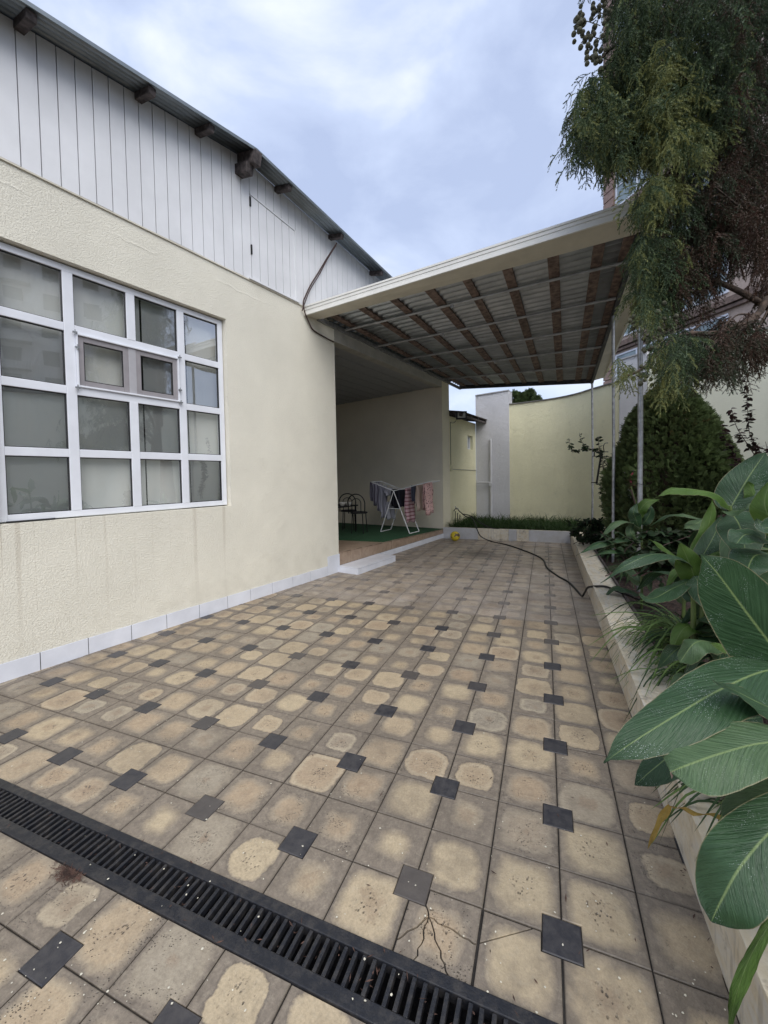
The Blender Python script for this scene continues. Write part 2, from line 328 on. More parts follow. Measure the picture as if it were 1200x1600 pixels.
def _leafmat(name, ca, cb, rough=.32, drop_glints=.0, trans=.1):
    m = Mat(name, ca, rough); uv = m.n('ShaderNodeUVMap', uv_map='leaf'); sx = m.n('ShaderNodeSeparateXYZ'); m.l(uv.outputs[0], sx.inputs[0]); oi = m.n('ShaderNodeObjectInfo')
    ax = m.math('ABSOLUTE', m.math('SUBTRACT', sx.outputs[0], .5))                     # 0 at midrib
    ph = m.math('SUBTRACT', m.math('MULTIPLY', sx.outputs[1], 1.0), m.math('MULTIPLY', ax, .55))
    cb_ = m.n('ShaderNodeCombineXYZ'); m.l(m.math('MULTIPLY', ph, 55.), cb_.inputs[0]); m.l(m.math('MULTIPLY', ax, 3.), cb_.inputs[1]); m.l(oi.outputs['Random'], cb_.inputs[2])
    vein = m.noise(cb_.outputs[0], 1.0, 3, .6)
    pos = m.pos(); big = m.noise(pos, 7, 4)
    c = m.mix(m.ramp(big, .35, .68), ca, cb); c = m.mix(m.math('MULTIPLY', m.ramp(vein, .42, .68), .28), c, tuple(min(1, q * 1.9 + .01) for q in cb))
    rib = m.ramp(ax, .006, .022, (1, 1, 1), (0, 0, 0)); c = m.mix(m.math('MULTIPLY', rib, .75), c, (.20, .27, .10))
    rim = m.ramp(ax, .482, .495); c = m.mix(m.math('MULTIPLY', rim, .7), c, (.28, .24, .14))
    if drop_glints:
        v = m.vor(pos, 240); dr = m.math('MULTIPLY', m.ramp(v.outputs['Distance'], .16, .26, (1, 1, 1), (0, 0, 0)), m.ramp(m.noise(pos, 11, 3), .50, .62))
        c = m.mix(m.math('MULTIPLY', dr, .42 * drop_glints), c, (.55, .6, .58))  # glints of water drops painted into the leaf colour as pale specks
    m.base(c); m.b.inputs['Specular IOR Level'].default_value = .4; br_ = m.ramp(m.noise(pos, 16, 6, .75), .66, .74); c = m.mix(m.math('MULTIPLY', br_, m.math('MULTIPLY', m.ramp(ax, .30, .46), .6)), c, (.16, .11, .04)); m.base(c)
    h = m.math('ADD', m.math('MULTIPLY', vein, 1.), m.math('MULTIPLY', m.noise(pos, 160, 2), .12)); m.bump(h, .004); m.rough(m.mr(vein, .3, .7, rough, rough + .18))
    tr = m.n('ShaderNodeBsdfTranslucent'); m.l(c, tr.inputs[0]); ms = m.n('ShaderNodeMixShader'); ms.inputs[0].default_value = trans; out = m.t.nodes['Material Output']
    m.l(m.b.outputs[0], ms.inputs[1]); m.l(tr.outputs[0], ms.inputs[2]); m.l(ms.outputs[0], out.inputs[0]); return m.m
MT['canna'] = _leafmat('canna_leaf', (.020, .050, .020), (.032, .072, .029), .30, 1.5)
MT['canna_pale'] = _leafmat('canna_leaf_pale', (.045, .088, .036), (.070, .118, .050), .36, .4)
MT['canna_bright'] = _leafmat('canna_leaf_bright', (.060, .125, .022), (.09, .16, .03), .34, .0, .3)
MT['blade'] = _leafmat('blade_leaf', (.10, .18, .045), (.16, .25, .07), .4, 0, .2)
MT['blade_dark'] = _leafmat('blade_dark', (.022, .055, .018), (.04, .085, .028), .45, 0, .15)
MT['blade_yellow'] = _leafmat('blade_yellow', (.30, .19, .04), (.40, .27, .06), .5, 0, .2)
def _foliage(name, stops, rough=.6):
    m = Mat(name, stops[0], rough, spec=.3); a = m.attr('tint').outputs['Fac']; r = m.n('ShaderNodeValToRGB'); cr = r.color_ramp
    cr.elements[0].position = 0; cr.elements[0].color = (*stops[0], 1); cr.elements[1].position = 1; cr.elements[1].color = (*stops[-1], 1)
    for i, s_ in enumerate(stops[1:-1]): e_ = cr.elements.new((i + 1) / (len(stops) - 1)); e_.color = (*s_, 1)
    m.l(a, r.inputs[0]); c = m.mix(m.math('MULTIPLY', m.noise(m.pos(), 14, 3), .4), r.outputs[0], m.mix(.5, r.outputs[0], (0, 0, 0))); m.base(c)
    tr = m.n('ShaderNodeBsdfTranslucent'); m.l(c, tr.inputs[0]); ms = m.n('ShaderNodeMixShader'); ms.inputs[0].default_value = .25; out = m.t.nodes['Material Output']
    m.l(m.b.outputs[0], ms.inputs[1]); m.l(tr.outputs[0], ms.inputs[2]); m.l(ms.outputs[0], out.inputs[0]); return m.m
MT['conifer'] = _foliage('conifer_needles', [(.11, .062, .045), (.085, .062, .042), (.060, .090, .052), (.095, .140, .068), (.27, .28, .10)])
MT['thuja'] = _foliage('thuja_scales', [(.22, .14, .06), (.10, .13, .05), (.13, .18, .07), (.18, .25, .09)])
MT['small_leaf'] = _foliage('small_leaves', [(.05, .02, .022), (.03, .035, .02), (.028, .06, .022)])
MT['grass'] = _foliage('bed_grass', [(.03, .06, .02), (.045, .09, .025), (.07, .12, .035)])
print('materials ok')
# ------------------------------------------------------------------ ground
gm = MB(); gm.add([(-150, -150, -.25), (150, -150, -.25), (150, 150, -.25), (-150, 150, -.25)], [(0, 1, 2, 3)])
tag(gm.build('ground', MT['mortar']), kind='structure')
HA = Vector((-4.015, .364, 0)); HD = Vector((.186, .9825, 0)).normalized(); HN = Vector((HD.y, -HD.x, 0)); HANG = math.atan2(HD.y, HD.x)
def H(t, o, z=0.): return HA + HD * t + HN * o + Vector((0, 0, z))     # along the house wall, out from it, up
Y0, Y1 = -.428, -.240                                                  # drain channel
WL = [H(-5, -.03), H(8.5, -.03)]
yard = [tuple(H(-5, -.03)[:2]), (.50, -4.6), (.50, 8.52), tuple(H(8.25, -.03)[:2])]
def inter(a, b, ca, cb): t = ca / (ca - cb); return tuple(a[i] + (b[i] - a[i]) * t for i in range(len(a)))
def clip(poly, nx, ny, c):                                             # keep nx*x+ny*y<=c
    out = []
    for i in range(len(poly)):
        a, b = poly[i], poly[(i + 1) % len(poly)]; da = nx * a[0] + ny * a[1] - c; db = nx * b[0] + ny * b[1] - c
        if da <= 0: out.append(a)
        if (da < 0 < db) or (db < 0 < da): out.append(inter(a, b, da, db))
    return out
def clip_poly(poly, cl):
    for i in range(len(cl)):
        a, b = cl[i], cl[(i + 1) % len(cl)]; nx, ny = b[1] - a[1], -(b[0] - a[0]); poly = clip(poly, nx, ny, nx * a[0] + ny * a[1])
        if len(poly) < 3: return []
    return poly
def area(p): return .5 * sum(p[i][0] * p[(i + 1) % len(p)][1] - p[(i + 1) % len(p)][0] * p[i][1] for i in range(len(p)))
def clean(p):
    q = []
    for a in p:
        if not q or (abs(a[0] - q[-1][0]) + abs(a[1] - q[-1][1])) > 1e-4: q.append(a)
    if len(q) > 1 and abs(q[0][0] - q[-1][0]) + abs(q[0][1] - q[-1][1]) < 1e-4: q.pop()
    return q
def inset(p, k):
    out = []; n_ = len(p)
    for i in range(n_):
        a, b, c = Vector(p[i - 1][:2]), Vector(p[i][:2]), Vector(p[(i + 1) % n_][:2]); u = (b - a).normalized(); w = (c - b).normalized()
        n1_ = Vector((-u.y, u.x)); n2_ = Vector((-w.y, w.x)); m = (n1_ + n2_); L = m.length
        m = m / L if L > 1e-3 else n1_; s_ = k / max(.35, m.dot(n1_)); out.append((b.x + m.x * s_, b.y + m.y * s_))
    return out
bed = MB()
far_bed = [p for p in clip_poly(yard, [(-9, Y1 + .001), (9, Y1 + .001), (9, 12), (-9, 12)])]
near_bed = [p for p in clip_poly(yard, [(-9, -9), (9, -9), (9, Y0 - .001), (-9, Y0 - .001)])]
for pg in (far_bed, near_bed):
    n_ = len(pg); bed.add([(*p, -.24) for p in pg] + [(*p, -.007) for p in pg], [tuple(range(n_))[::-1], tuple(range(n_, 2 * n_))] + [(i, (i + 1) % n_, n_ + (i + 1) % n_, n_ + i) for i in range(n_)])
paving = tag(bed.build('pavement', MT['mortar']), kind='structure')

class TileMesh:
    def __init__(s): s.v = []; s.f = []; s.uv = []; s.r = []
    def add(s, poly, cx, cy, sz, rnd, tilt=(0, 0), dz=0., ch=.0028):
        poly = clean(poly)
        if len(poly) < 3: return
        if area(poly) < 0: poly = poly[::-1]
        if area(poly) < 2e-5: return
        top = inset(poly, ch); n_ = len(poly); b = len(s.v)
        zf = lambda x, y: dz + tilt[0] * (x - cx) + tilt[1] * (y - cy)
        vs = [(x, y, -.02) for x, y in poly] + [(x, y, zf(x, y) - ch) for x, y in poly] + [(x, y, zf(x, y)) for x, y in top]
        s.v += vs; u = [((x - cx) / sz + .5, (y - cy) / sz + .5) for x, y, z in vs]
        fs = [(2 * n_ + i for i in range(n_))] + [(i, (i + 1) % n_, n_ + (i + 1) % n_, n_ + i) for i in range(n_)] + [(n_ + i, n_ + (i + 1) % n_, 2 * n_ + (i + 1) % n_, 2 * n_ + i) for i in range(n_)]
        for f in fs: f = tuple(f); s.f.append(tuple(i + b for i in f)); s.uv += [u[i] for i in f]; s.r.append(rnd)
    def build(s, name, mat, parent):
        me = bpy.data.meshes.new(name); me.from_pydata(s.v, [], s.f); uv = me.uv_layers.new(name='tile'); uv.data.foreach_set('uv', np.array(s.uv, 'f').ravel())
        a = me.attributes.new('rnd', 'FLOAT', 'FACE'); a.data.foreach_set('value', np.array(s.r, 'f')); return link(name, me, parent, mat)
TS = .26; IH = .062; J = .0023
def tile_poly(x0, y0, corner):
    x1, y1 = x0 + TS - J, y0 + TS - J; x0 += J; y0 += J; q = IH + J * .6
    if corner == 0: return [(x0 - J + q, y0), (x1, y0), (x1, y1), (x0, y1), (x0, y0 - J + q), (x0 - J + q, y0 - J + q)]
    if corner == 1: return [(x0, y0), (x1 + J - q, y0), (x1 + J - q, y0 - J + q), (x1, y0 - J + q), (x1, y1), (x0, y1)]
    if corner == 2: return [(x0, y0), (x1, y0), (x1, y1 + J - q), (x1 + J - q, y1 + J - q), (x1 + J - q, y1), (x0, y1)]
    return [(x0, y0), (x1, y0), (x1, y1), (x0 - J + q, y1), (x0 - J + q, y1 + J - q), (x0, y1 + J - q)]
yard_n = clip_poly(near_bed, [(-9, -4.6), (9, -4.6), (9, 12), (-9, 12)])
tiles = []; insets = []
crack_c = (-.435, -.094)
for region, oy, b0, b1 in ((far_bed, 0., -2, 34), (near_bed, -.13, -8, 0)):
    for b in range(b0, b1):
        for a in range(-24, 3):
            x0, y0 = a * TS, b * TS + oy; ea, eb = a % 2, b % 2         # even corner carries the inset
            corner = {(0, 0): 0, (1, 0): 1, (1, 1): 2, (0, 1): 3}[(ea, eb)]
            p = clip_poly(tile_poly(x0, y0, corner), region); c = (x0 + TS / 2, y0 + TS / 2)
            if len(p) > 2: tiles.append((c, p, a, b, oy))
            if ea == 0 and eb == 0:
                h = IH - J * .3; q = clip_poly([(x0 - h, y0 - h), (x0 + h, y0 - h), (x0 + h, y0 + h), (x0 - h, y0 + h)], region)
                if len(q) > 2: insets.append(((x0, y0), q))
def seen(c):
    d = Vector((c[0], c[1], 0)) - CP; dep = d.dot(CF)
    if dep < .3: return 0
    u = 600 + F_PX * d.dot(CR) / dep; v = PPY - F_PX * d.dot(CU) / dep
    return (1 / dep ** 2 if -90 < u < 1290 and 700 < v < 1720 else 0)
tiles.sort(key=lambda t: -seen(t[0])); insets.sort(key=lambda t: -seen(t[0]))
rest = TileMesh()
def crack_ray(deg):
    q = random.Random(int(deg) % 360); a = rad(deg); out = []
    for k in range(1, 12): d_ = .018 * k; off = q.gauss(0, .0034); out.append((crack_c[0] + d_ * math.cos(a) - off * math.sin(a), crack_c[1] + d_ * math.sin(a) + off * math.cos(a)))
    return out + [(crack_c[0] + math.cos(a), crack_c[1] + math.sin(a))]
for k, (c, p, a, b, oy) in enumerate(tiles):
    r = random.random(); tl = (random.gauss(0, .004), random.gauss(0, .004)); dz = random.uniform(-.0012, .0012)
    tm = TileMesh() if k < 300 else rest
    if oy == 0. and (a, b) == (-2, -1):                                # broken tile: five shards round one point
        angs = [120, 232, 268, 304, 351, 480]
        for i in range(5):
            a0, a1 = rad(angs[i]), rad(angs[i + 1]); L = 1
            mids = []
            w = [crack_c] + crack_ray(angs[i]) + [(crack_c[0] + L * math.cos(a0 + (a1 - a0) * j / 3), crack_c[1] + L * math.sin(a0 + (a1 - a0) * j / 3)) for j in (1, 2)] + crack_ray(angs[i + 1])[::-1]
            w = clip(clip(clip(clip(w, 1, 0, -.26 - J), -1, 0, .52 - J), 0, 1, -J), 0, -1, .26 - J); w = clip(w, 0, -1, .24)
            if i == 0: w = clip(w, 0, 1, -.0645)
            if i == 4: w = clip(w, -1, 0, .4555)
            sh = inset(clean(w), .0024) if len(w) > 2 else []
            if len(sh) > 2: tm.add(sh, *c, TS, r, (tl[0] + random.gauss(0, .01), tl[1] + random.gauss(0, .01)), dz - .0012 * (i % 2), .0008)
    elif oy == 0. and (a, b) == (-1, -1):
        for nx, ny, cc, s_ in ((-.55, .83, .10, 1), (-.55, .83, .10, -1)):
            cc = nx * (-.215) + ny * (-.085); sh = clip(p, nx * s_, ny * s_, cc * s_)
            if len(clean(sh)) > 2: tm.add(inset(clean(sh), .0026), *c, TS, r, tl, dz if s_ > 0 else -.002, .0008)
    else: tm.add(p, *c, TS, r, tl, dz)
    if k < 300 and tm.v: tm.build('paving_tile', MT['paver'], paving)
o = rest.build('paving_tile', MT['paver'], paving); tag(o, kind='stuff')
for k, (c, p) in enumerate(insets):
    tm = TileMesh(); tm.add(p, *c, 2 * IH, random.random(), (random.gauss(0, .006), random.gauss(0, .006)), random.uniform(-.001, .002))
    if tm.v: tm.build('inset_tile', MT['slate'], paving)

# drain grate
gr = empty('drain_grate', (-1.6, -.334, 0), label='long black slotted drain grate crossing the tiled yard', cat='drain grate')
gx0, gx1 = -4.05 + 1.6, .44 + 1.6
for s_, w0, w1 in ((1, .055, .094), (-1, .048, .094)):
    m = MB(); m.box(gx0, gx1, min(s_ * w0, s_ * w1), max(s_ * w0, s_ * w1), -.03, .006); m.build('side_rail', MT['iron'], gr, .003)
m = MB(); m.box(gx0, gx1, -.093, .093, -.2, -.19); m.box(gx0, gx1, .085, .093, -.19, -.03); m.box(gx0, gx1, -.093, -.085, -.19, -.03); m.build('channel', MT['iron'], gr)
m = MB(); m.box(-.0068, .0068, -.047, .054, -.022, .003); bar0 = m.build('grate_bar', MT['iron'], gr, .002, loc=(gx0 + .02, 0, 0))
x = gx0 + .054; i = 0
while x < gx1 - .01:
    i += 1
    c = bar0.copy(); COL.objects.link(c); c.parent = gr; c.location = (x + random.gauss(0, .0008), 0, random.gauss(0, .0006)); c.rotation_euler.z = random.gauss(0, .012); x += .034

# ------------------------------------------------------------------ house
house = empty('house', HA, HANG, label='cream plastered house with white boarded gable and zinc roof edge', cat='house')
WX0, WX1, WZ0, WZ1 = .035, 2.17, 1.235, 3.485
m = MB()
m.box(-3.2, WX0, 0, .3, -.1, 4.09); m.box(WX1, 4.225, 0, .3, -.1, 4.09); m.box(WX0, WX1, 0, .3, -.1, WZ0); m.box(WX0, WX1, 0, .3, WZ1, 4.09)
m.build('wall', MT['plaster'], house)
RID = 2.45
def zr(t): return 5.575 - (.155 * (RID - t) if t < RID else .088 * (t - RID))
m = MB()                                                                # backing of the gable, side walls, room behind
for a, b in ((-3.2, RID), (RID, 8.8)): m.add([(a, .02, 4.09), (b, .02, 4.09), (b, .02, zr(b)), (a, .02, zr(a)), (a, .25, 4.09), (b, .25, 4.09), (b, .25, zr(b)), (a, .25, zr(a))], [(0, 1, 2, 3), (7, 6, 5, 4), (0, 3, 7, 4), (1, 5, 6, 2), (3, 2, 6, 7), (0, 4, 5, 1)])
m.build('gable_backing', MT['siding_groove'], house)
m = MB(); m.box(-3.2, -2.9, .3, 7, -.1, 5.0); m.box(3.9, 4.225, .3, 4.3, -.1, 4.05); m.box(-2.9, 3.9, 6.7, 7, -.1, 5.0); m.build('side_wall', MT['plaster_in'], house)
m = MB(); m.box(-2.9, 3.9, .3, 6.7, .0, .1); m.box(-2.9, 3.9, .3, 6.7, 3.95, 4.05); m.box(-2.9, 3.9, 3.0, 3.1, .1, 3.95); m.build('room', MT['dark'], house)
# siding boards
t = .275 - .135 * 26; hatch = (2.57, 3.36)
while t < 8.7:
    a, b = t + .004, t + .135 - .004; pr = .012 if not (hatch[0] < (a + b) / 2 < hatch[1]) else .017
    zt = (lambda q: zr(q) - .012)
    if hatch[0] < (a + b) / 2 < hatch[1]: zt = (lambda q: 5.16 - .088 * (q - hatch[0]))
    jz = random.uniform(-.003, .003)
    def piece(za, zb0, zb1, p_):
        m = MB(); m.add([(a, -p_, za), (b, -p_, za), (b, -p_, zb1), (a, -p_, zb0), (a, .019, za), (b, .019, za), (b, .019, zb1), (a, .019, zb0)], [(0, 1, 2, 3), (7, 6, 5, 4), (0, 3, 7, 4), (1, 5, 6, 2), (3, 2, 6, 7), (0, 4, 5, 1)])
        m.build('siding_board', MT['siding'], house)
    piece(4.10 + jz, zt(a), zt(b), pr)
    if hatch[0] < (a + b) / 2 < hatch[1]: piece(zt(a) + .03, zr(a) - .012, zr(b) - .012, .010)
    t += .135
m = MB(); m.bar((hatch[0], -.022, 5.175), (hatch[1], -.022, 5.105), .012, .02); m.build('hatch_trim', MT['siding'], house)
m = MB(); m.bar((hatch[1], -.022, 4.11), (hatch[1], -.022, 5.105), .012, .02, (1, 0, 0)); m.build('hatch_trim', MT['siding'], house)
m = MB(); m.bar((hatch[0] - .05, -.022, 4.108), (hatch[1] + .05, -.022, 4.108), .02, .022); m.build('hatch_trim', MT['siding'], house)
for z in (4.42, 5.02):
    m = MB(); m.box(hatch[0] - .008, hatch[0] + .008, -.03, -.012, z, z + .12); m.build('hinge', MT['black_metal'], house)
m = MB(); m.box(-3.2, 8.4, -.016, .03, 4.082, 4.096); m.build('sill_trim', MT['fascia'], house)
# roof sheets, corrugated along the fall
def corrugated(P00, P10, P01, P11, n, pitch, amp, nrun=1):
    """sheet between four corners; waves run along the P00->P10 direction, repeat along P00->P01"""
    P00, P10, P01, P11 = map(Vector, (P00, P10, P01, P11)); m = MB(); L = (P01 - P00).length; k = max(2, int(L / pitch * 6)); vs = []; fs = []
    up = (P10 - P00).cross(P01 - P00).normalized(); up = up if up.z > 0 else -up
    for i in range(k + 1):
        s_ = i / k; w = math.sin(2 * math.pi * s_ * L / pitch) * amp
        for j in range(nrun + 1):
            r_ = j / nrun; vs.append(P00.lerp(P10, r_).lerp(P01.lerp(P11, r_), s_) + up * w)
    for i in range(k):
        for j in range(nrun): q = i * (nrun + 1) + j; fs.append((q, q + 1, q + nrun + 2, q + nrun + 1))
    m.add(vs, fs, True); return m
OV = .30; DR = .085                                               # overhang and its drop
for (a, b) in ((-3.4, -.35), (-.37, RID), (RID, 5.4), (5.38, 9.0)):
    m = corrugated((a, -OV, zr(a) + .028 - DR), (b, -OV, zr(b) + .028 - DR), (a, .02, zr(a) + .028), (b, .02, zr(b) + .028), 0, .078, .018)
    m2 = corrugated((a, .021, zr(a) + .028), (b, .021, zr(b) + .028), (a, 4.4, zr(a) + .028), (b, 4.4, zr(b) + .028), 0, .078, .018); m2.build('roof_sheet', MT['sheet_top'], house)
    o = m.build('roof_sheet', MT['sheet_top'], house); sm = o.modifiers.new('s', 'SOLIDIFY'); sm.thickness = .003
m = MB(); m.bar((-3.4, -OV - .006, zr(-3.4) + .026 - DR), (RID, -OV - .006, zr(RID) + .026 - DR), .010, .034); m.build('verge_flashing', MT['sheet_top'], house)
m = MB(); m.bar((RID, -OV - .006, zr(RID) + .026 - DR), (9.0, -OV - .006, zr(9.) + .026 - DR), .010, .034); m.build('verge_flashing', MT['sheet_top'], house)
for t, big in ((-1.6, 0), (-.75, 0), (.30, 0), (1.22, 0), (1.86, 0), (RID, 1), (3.03, 0), (4.15, 0), (5.30, 0), (6.5, 0)):
    m = MB(); w = .07 if not big else .11; h = .07 if not big else .15; e_ = OV - (.03 if not big else -.02); z1 = zr(t) + .008
    m.bar((t, -e_, z1 - h / 2 - DR * e_ / OV), (t, .05, z1 - h / 2), w, h); m.build('purlin_end', MT['dark_wood'], house, .006)
    if big: m = MB(); m.bar((t - .04, -OV + .08, z1 - h - .065 - DR * .7), (t - .04, .05, z1 - h - .06), .11, .12); m.build('purlin_end', MT['dark_wood'], house, .006)
# skirting
m = MB(); m.box(-3.0, 4.22, -.0045, .001, -.02, .145); m.build('tile_bed', MT['mortar'], house)
js = [-.11 - .363 * k for k in range(8, 0, -1)] + [-.11, .253, .602, .97, 1.321, 1.696, 2.067, 2.41, 2.774, 3.157, 3.52, 3.925]
for a, b in zip(js[:-1], js[1:]):
    m = MB(); m.box(a + .003, b - .003, -.013, -.005, -.01, .148 + random.uniform(-.001, .001)); m.build('skirting_tile', MT['white_tile'], house, .0015)
m = MB(); m.box(3.930, 4.228, -.014, -.005, -.01, .298); m.build('skirting_tile', MT['white_tile'], house, .0015)
# big window
win = MB(); yF0, yF1 = .065, .125
mull = [.587, 1.112, 1.631]; rows = [1.817, 2.378, 2.93]; fo = (.05, 2.16, 1.248, 3.472); fw = .062
win.box(fo[0], fo[0] + fw, yF0, yF1, fo[2], fo[3]); win.box(fo[1] - fw, fo[1], yF0, yF1, fo[2], fo[3])
win.box(fo[0] + fw, fo[1] - fw, yF0, yF1, fo[2], fo[2] + .055); win.box(fo[0] + fw, fo[1] - fw, yF0, yF1, fo[3] - .055, fo[3])
window = win.build('window', MT['pvc'], house, .004)
xs = [fo[0] + fw] + mull + [fo[1] - fw]; zs = [fo[2] + .055] + rows + [fo[3] - .055]; mw = .040
for i, x in enumerate(mull):
    segs = [(zs[0], zs[-1])] if i != 1 else [(zs[0], rows[1] - .03), (rows[2] + .03, zs[-1])]
    for a, b in segs: m = MB(); m.box(x - mw, x + mw, yF0 - .002, yF1, a, b); m.build('mullion', MT['pvc'], window, .004)
def xin(i): return (xs[i] + (mw if i > 0 else 0), xs[i + 1] - (mw if i < 3 else 0))
for r_, z in enumerate(rows):
    for i in range(4):
        a, b = xin(i)
        if i in (1, 2) and r_ in (1, 2):
            if i == 1: m = MB(); m.box(a, xin(2)[1], yF0 + .001, yF1, z - .036, z + .036); m.build('glazing_bar', MT['pvc'], window, .004)
            continue
        m = MB(); m.box(a, b, yF0 + .001, yF1, z - .036, z + .036); m.build('glazing_bar', MT['pvc'], window, .004)
for i in range(4):
    for r_ in range(4):
        if i in (1, 2) and r_ == 2: continue
        a, b = xin(i); z0 = zs[r_] + (.036 if r_ > 0 else 0); z1 = zs[r_ + 1] - (.036 if r_ < 3 else 0)
        g = .007; m = MB(); m.box(a, a + g, .078, .1, z0, z1); m.box(b - g, b, .078, .1, z0, z1); m.box(a + g, b - g, .078, .1, z0, z0 + g); m.box(a + g, b - g, .078, .1, z1 - g, z1); m.build('gasket', MT['rubber'], window)
        m = MB(); tw = random.gauss(0, .0015); m.add([(a + .002, .092 + tw, z0 + .002), (b - .002, .092 - tw, z0 + .002), (b - .002, .092 - tw * .4, z1 - .002), (a + .002, .092 + tw, z1 - .002)], [(0, 1, 2, 3)]); m.build('pane', MT['glass'], window)
# opening lights in the second row
a, b = xin(1)[0], xin(2)[1]; z0, z1 = rows[1] + .036, rows[2] - .036
m = MB(); f2 = .016; m.box(a, a + f2, .045, .1, z0, z1); m.box(b - f2, b, .045, .1, z0, z1); m.box(a + f2, b - f2, .045, .1, z0, z0 + f2); m.box(a + f2, b - f2, .045, .1, z1 - f2, z1); m.build('sash_rail', MT['pvc'], window, .003)
md = (a + b) / 2
m = MB(); m.box(md - .035, md + .035, .06, .1, z0 + f2, z1 - f2); m.build('sash_post', simple('grey_post', (.42, .41, .43), .45, var=.05), window, .003)
for sa, sb in ((a + f2, md - .035), (md + .035, b - f2)):
    za, zb = z0 + f2, z1 - f2; w = .048; m = MB(); m.box(sa, sa + w, .064, .1, za, zb); m.box(sb - w, sb, .064, .1, za, zb); m.box(sa + w, sb - w, .064, .1, za, za + w); m.box(sa + w, sb - w, .064, .1, zb - w, zb)
    m.build('sash', MT['pvc_grey'], window, .003)
    m = MB(); m.add([(sa + w, .085, za + w), (sb - w, .085, za + w), (sb - w, .085, zb - w), (sa + w, .085, zb - w)], [(0, 1, 2, 3)]); m.build('pane', MT['glass'], window)
    g = .008; m = MB(); p, q, r_, s_ = sa + w, sb - w, za + w, zb - w; m.box(p, p + g, .07, .084, r_, s_); m.box(q - g, q, .07, .084, r_, s_); m.box(p + g, q - g, .07, .084, r_, r_ + g); m.box(p + g, q - g, .07, .084, s_ - g, s_); m.build('gasket', MT['rubber'], window)
for x, z in ((a + .005, z0 + .35), (a - .005, z0 - .01), (b - .005, z0 + .13), (b + .002, z1 + .005), (a - .01, z1), (b, z0 - .005)):
    m = MB(); m.box(x - .018, x + .018, .03, .045, z - .007, z + .007); m.tube([(x, .035, z - .025), (x, .035, z + .025)], .005); m.build('hinge', MT['galv'], window)
m = MB(); m.box(.10, .42, .05, .064, 1.240, 1.252); m.build('drip_strip', MT['rubber'], window)
for i, (x0_, x1_) in enumerate(((-.3, .65), (.66, 1.25), (1.26, 1.75), (1.76, 2.6))):      # curtains hang behind the panes
    m = MB(); vs = []; fs = []; k = 40
    for j in range(k + 1):
        x = x0_ + (x1_ - x0_) * j / k; y = .165 + .004 * math.sin(j * .35 + i * 2)
        vs += [(x, y, 1.0), (x + .02 * math.sin(i + j * .2), y + .03, 3.7)]
    for j in range(k): fs.append((2 * j, 2 * j + 2, 2 * j + 3, 2 * j + 1))
    m.add(vs, fs, True); m.build('curtain', MT['curtain'], house)

# veranda belonging to the house
def zf(t): return .325 - (t - 4.225) * .0275
def slab(m, t0, t1, y0, y1, zb, zt0, zt1):
    m.add([(t0, y0, zb), (t1, y0, zb), (t1, y1, zb), (t0, y1, zb), (t0, y0, zt0), (t1, y0, zt1), (t1, y1, zt1), (t0, y1, zt0)], [(0, 3, 2, 1), (4, 5, 6, 7), (0, 1, 5, 4), (1, 2, 6, 5), (2, 3, 7, 6), (3, 0, 4, 7)])
m = MB(); slab(m, 4.225, 8.42, .0, 4.3, -.1, zf(4.225) - .012, zf(8.42) - .012); m.build('veranda_base', MT['mortar'], house)
tt = [4.227, 4.52, 4.86, 5.2, 5.54, 5.88, 6.22, 6.56, 6.90, 7.24, 7.58, 7.92, 8.2, 8.418]
for a, b in zip(tt[:-1], tt[1:]):
    m = MB(); zb = .108; m.add([(a + .004, -.014, zb), (b - .004, -.014, zb), (b - .004, -.014, zf(b) - .014), (a + .004, -.014, zf(a) - .014), (a + .004, -.001, zb), (b - .004, -.001, zb), (b - .004, -.001, zf(b) - .014), (a + .004, -.001, zf(a) - .014)], [(0, 1, 2, 3), (7, 6, 5, 4), (0, 3, 7, 4), (1, 5, 6, 2), (3, 2, 6, 7), (0, 4, 5, 1)])
    m.build('riser_tile', MT['terrace'], house, .0015)
    for k in range(4):
        m = MB(); slab(m, a + .003, b - .003, -.018 + k * .345, -.018 + k * .345 + .340, zf(a) - .011, zf(a), zf(b)); m.build('floor_tile', MT['terrace'], house)
tt = [5.37, 5.62, 5.95, 6.3, 6.66, 7.02, 7.38, 7.74, 8.10, 8.418]
for a, b in zip(tt[:-1], tt[1:]): m = MB(); m.box(a + .004, b - .004, -.026, -.001, -.01, .102); m.build('skirting_tile', MT['white_tile'], house, .0015)
m = MB(); m.box(8.42, 8.86, -.014, .002, -.01, .20); m.build('skirting_tile', MT['white_tile'], house, .0015)
step = MB(); step.box(4.20, 5.35, -.40, -.001, -.02, .09); step = step.build('step', MT['mortar'], house)
m = MB(); m.box(4.185, 5.362, -.415, -.015, .092, .106); m.build('step_tile', MT['white_tile'], step, .002)
for k in range(4): a = 4.187 + k * .294; m = MB(); m.box(a + .004, a + .290, -.412, -.401, -.01, .088); m.build('step_tile', MT['white_tile'], step, .0015)
m = MB(); m.box(4.187, 4.199, -.399, -.002, -.01, .090); m.build('step_tile', MT['white_tile'], step, .0015)
m = MB(); m.box(8.42, 8.86, 0, 4.3, -.1, 3.97); m.build('end_wall', MT['plaster_in'], house)
m = MB(); m.box(8.417, 8.863, -.006, -.001, .2, 3.97); m.build('pillar_face', MT['plaster_pillar'], house)
m = MB(); m.box(4.23, 8.415, 4.0, 4.29, -.1, 3.97); m.build('back_wall', MT['plaster_in'], house)
m = MB(); m.box(4.227, 8.415, -.012, .16, 3.765, 3.99); m.build('lintel_beam', MT['paint_beam'], house, .004)
for k in range(12):
    y = .165 + k * .32; z = 3.78 - k * .011; m = MB(); m.box(4.23, 8.415, y, y + .312, z, z + .012); m.build('ceiling_panel', MT['ceil'], house)
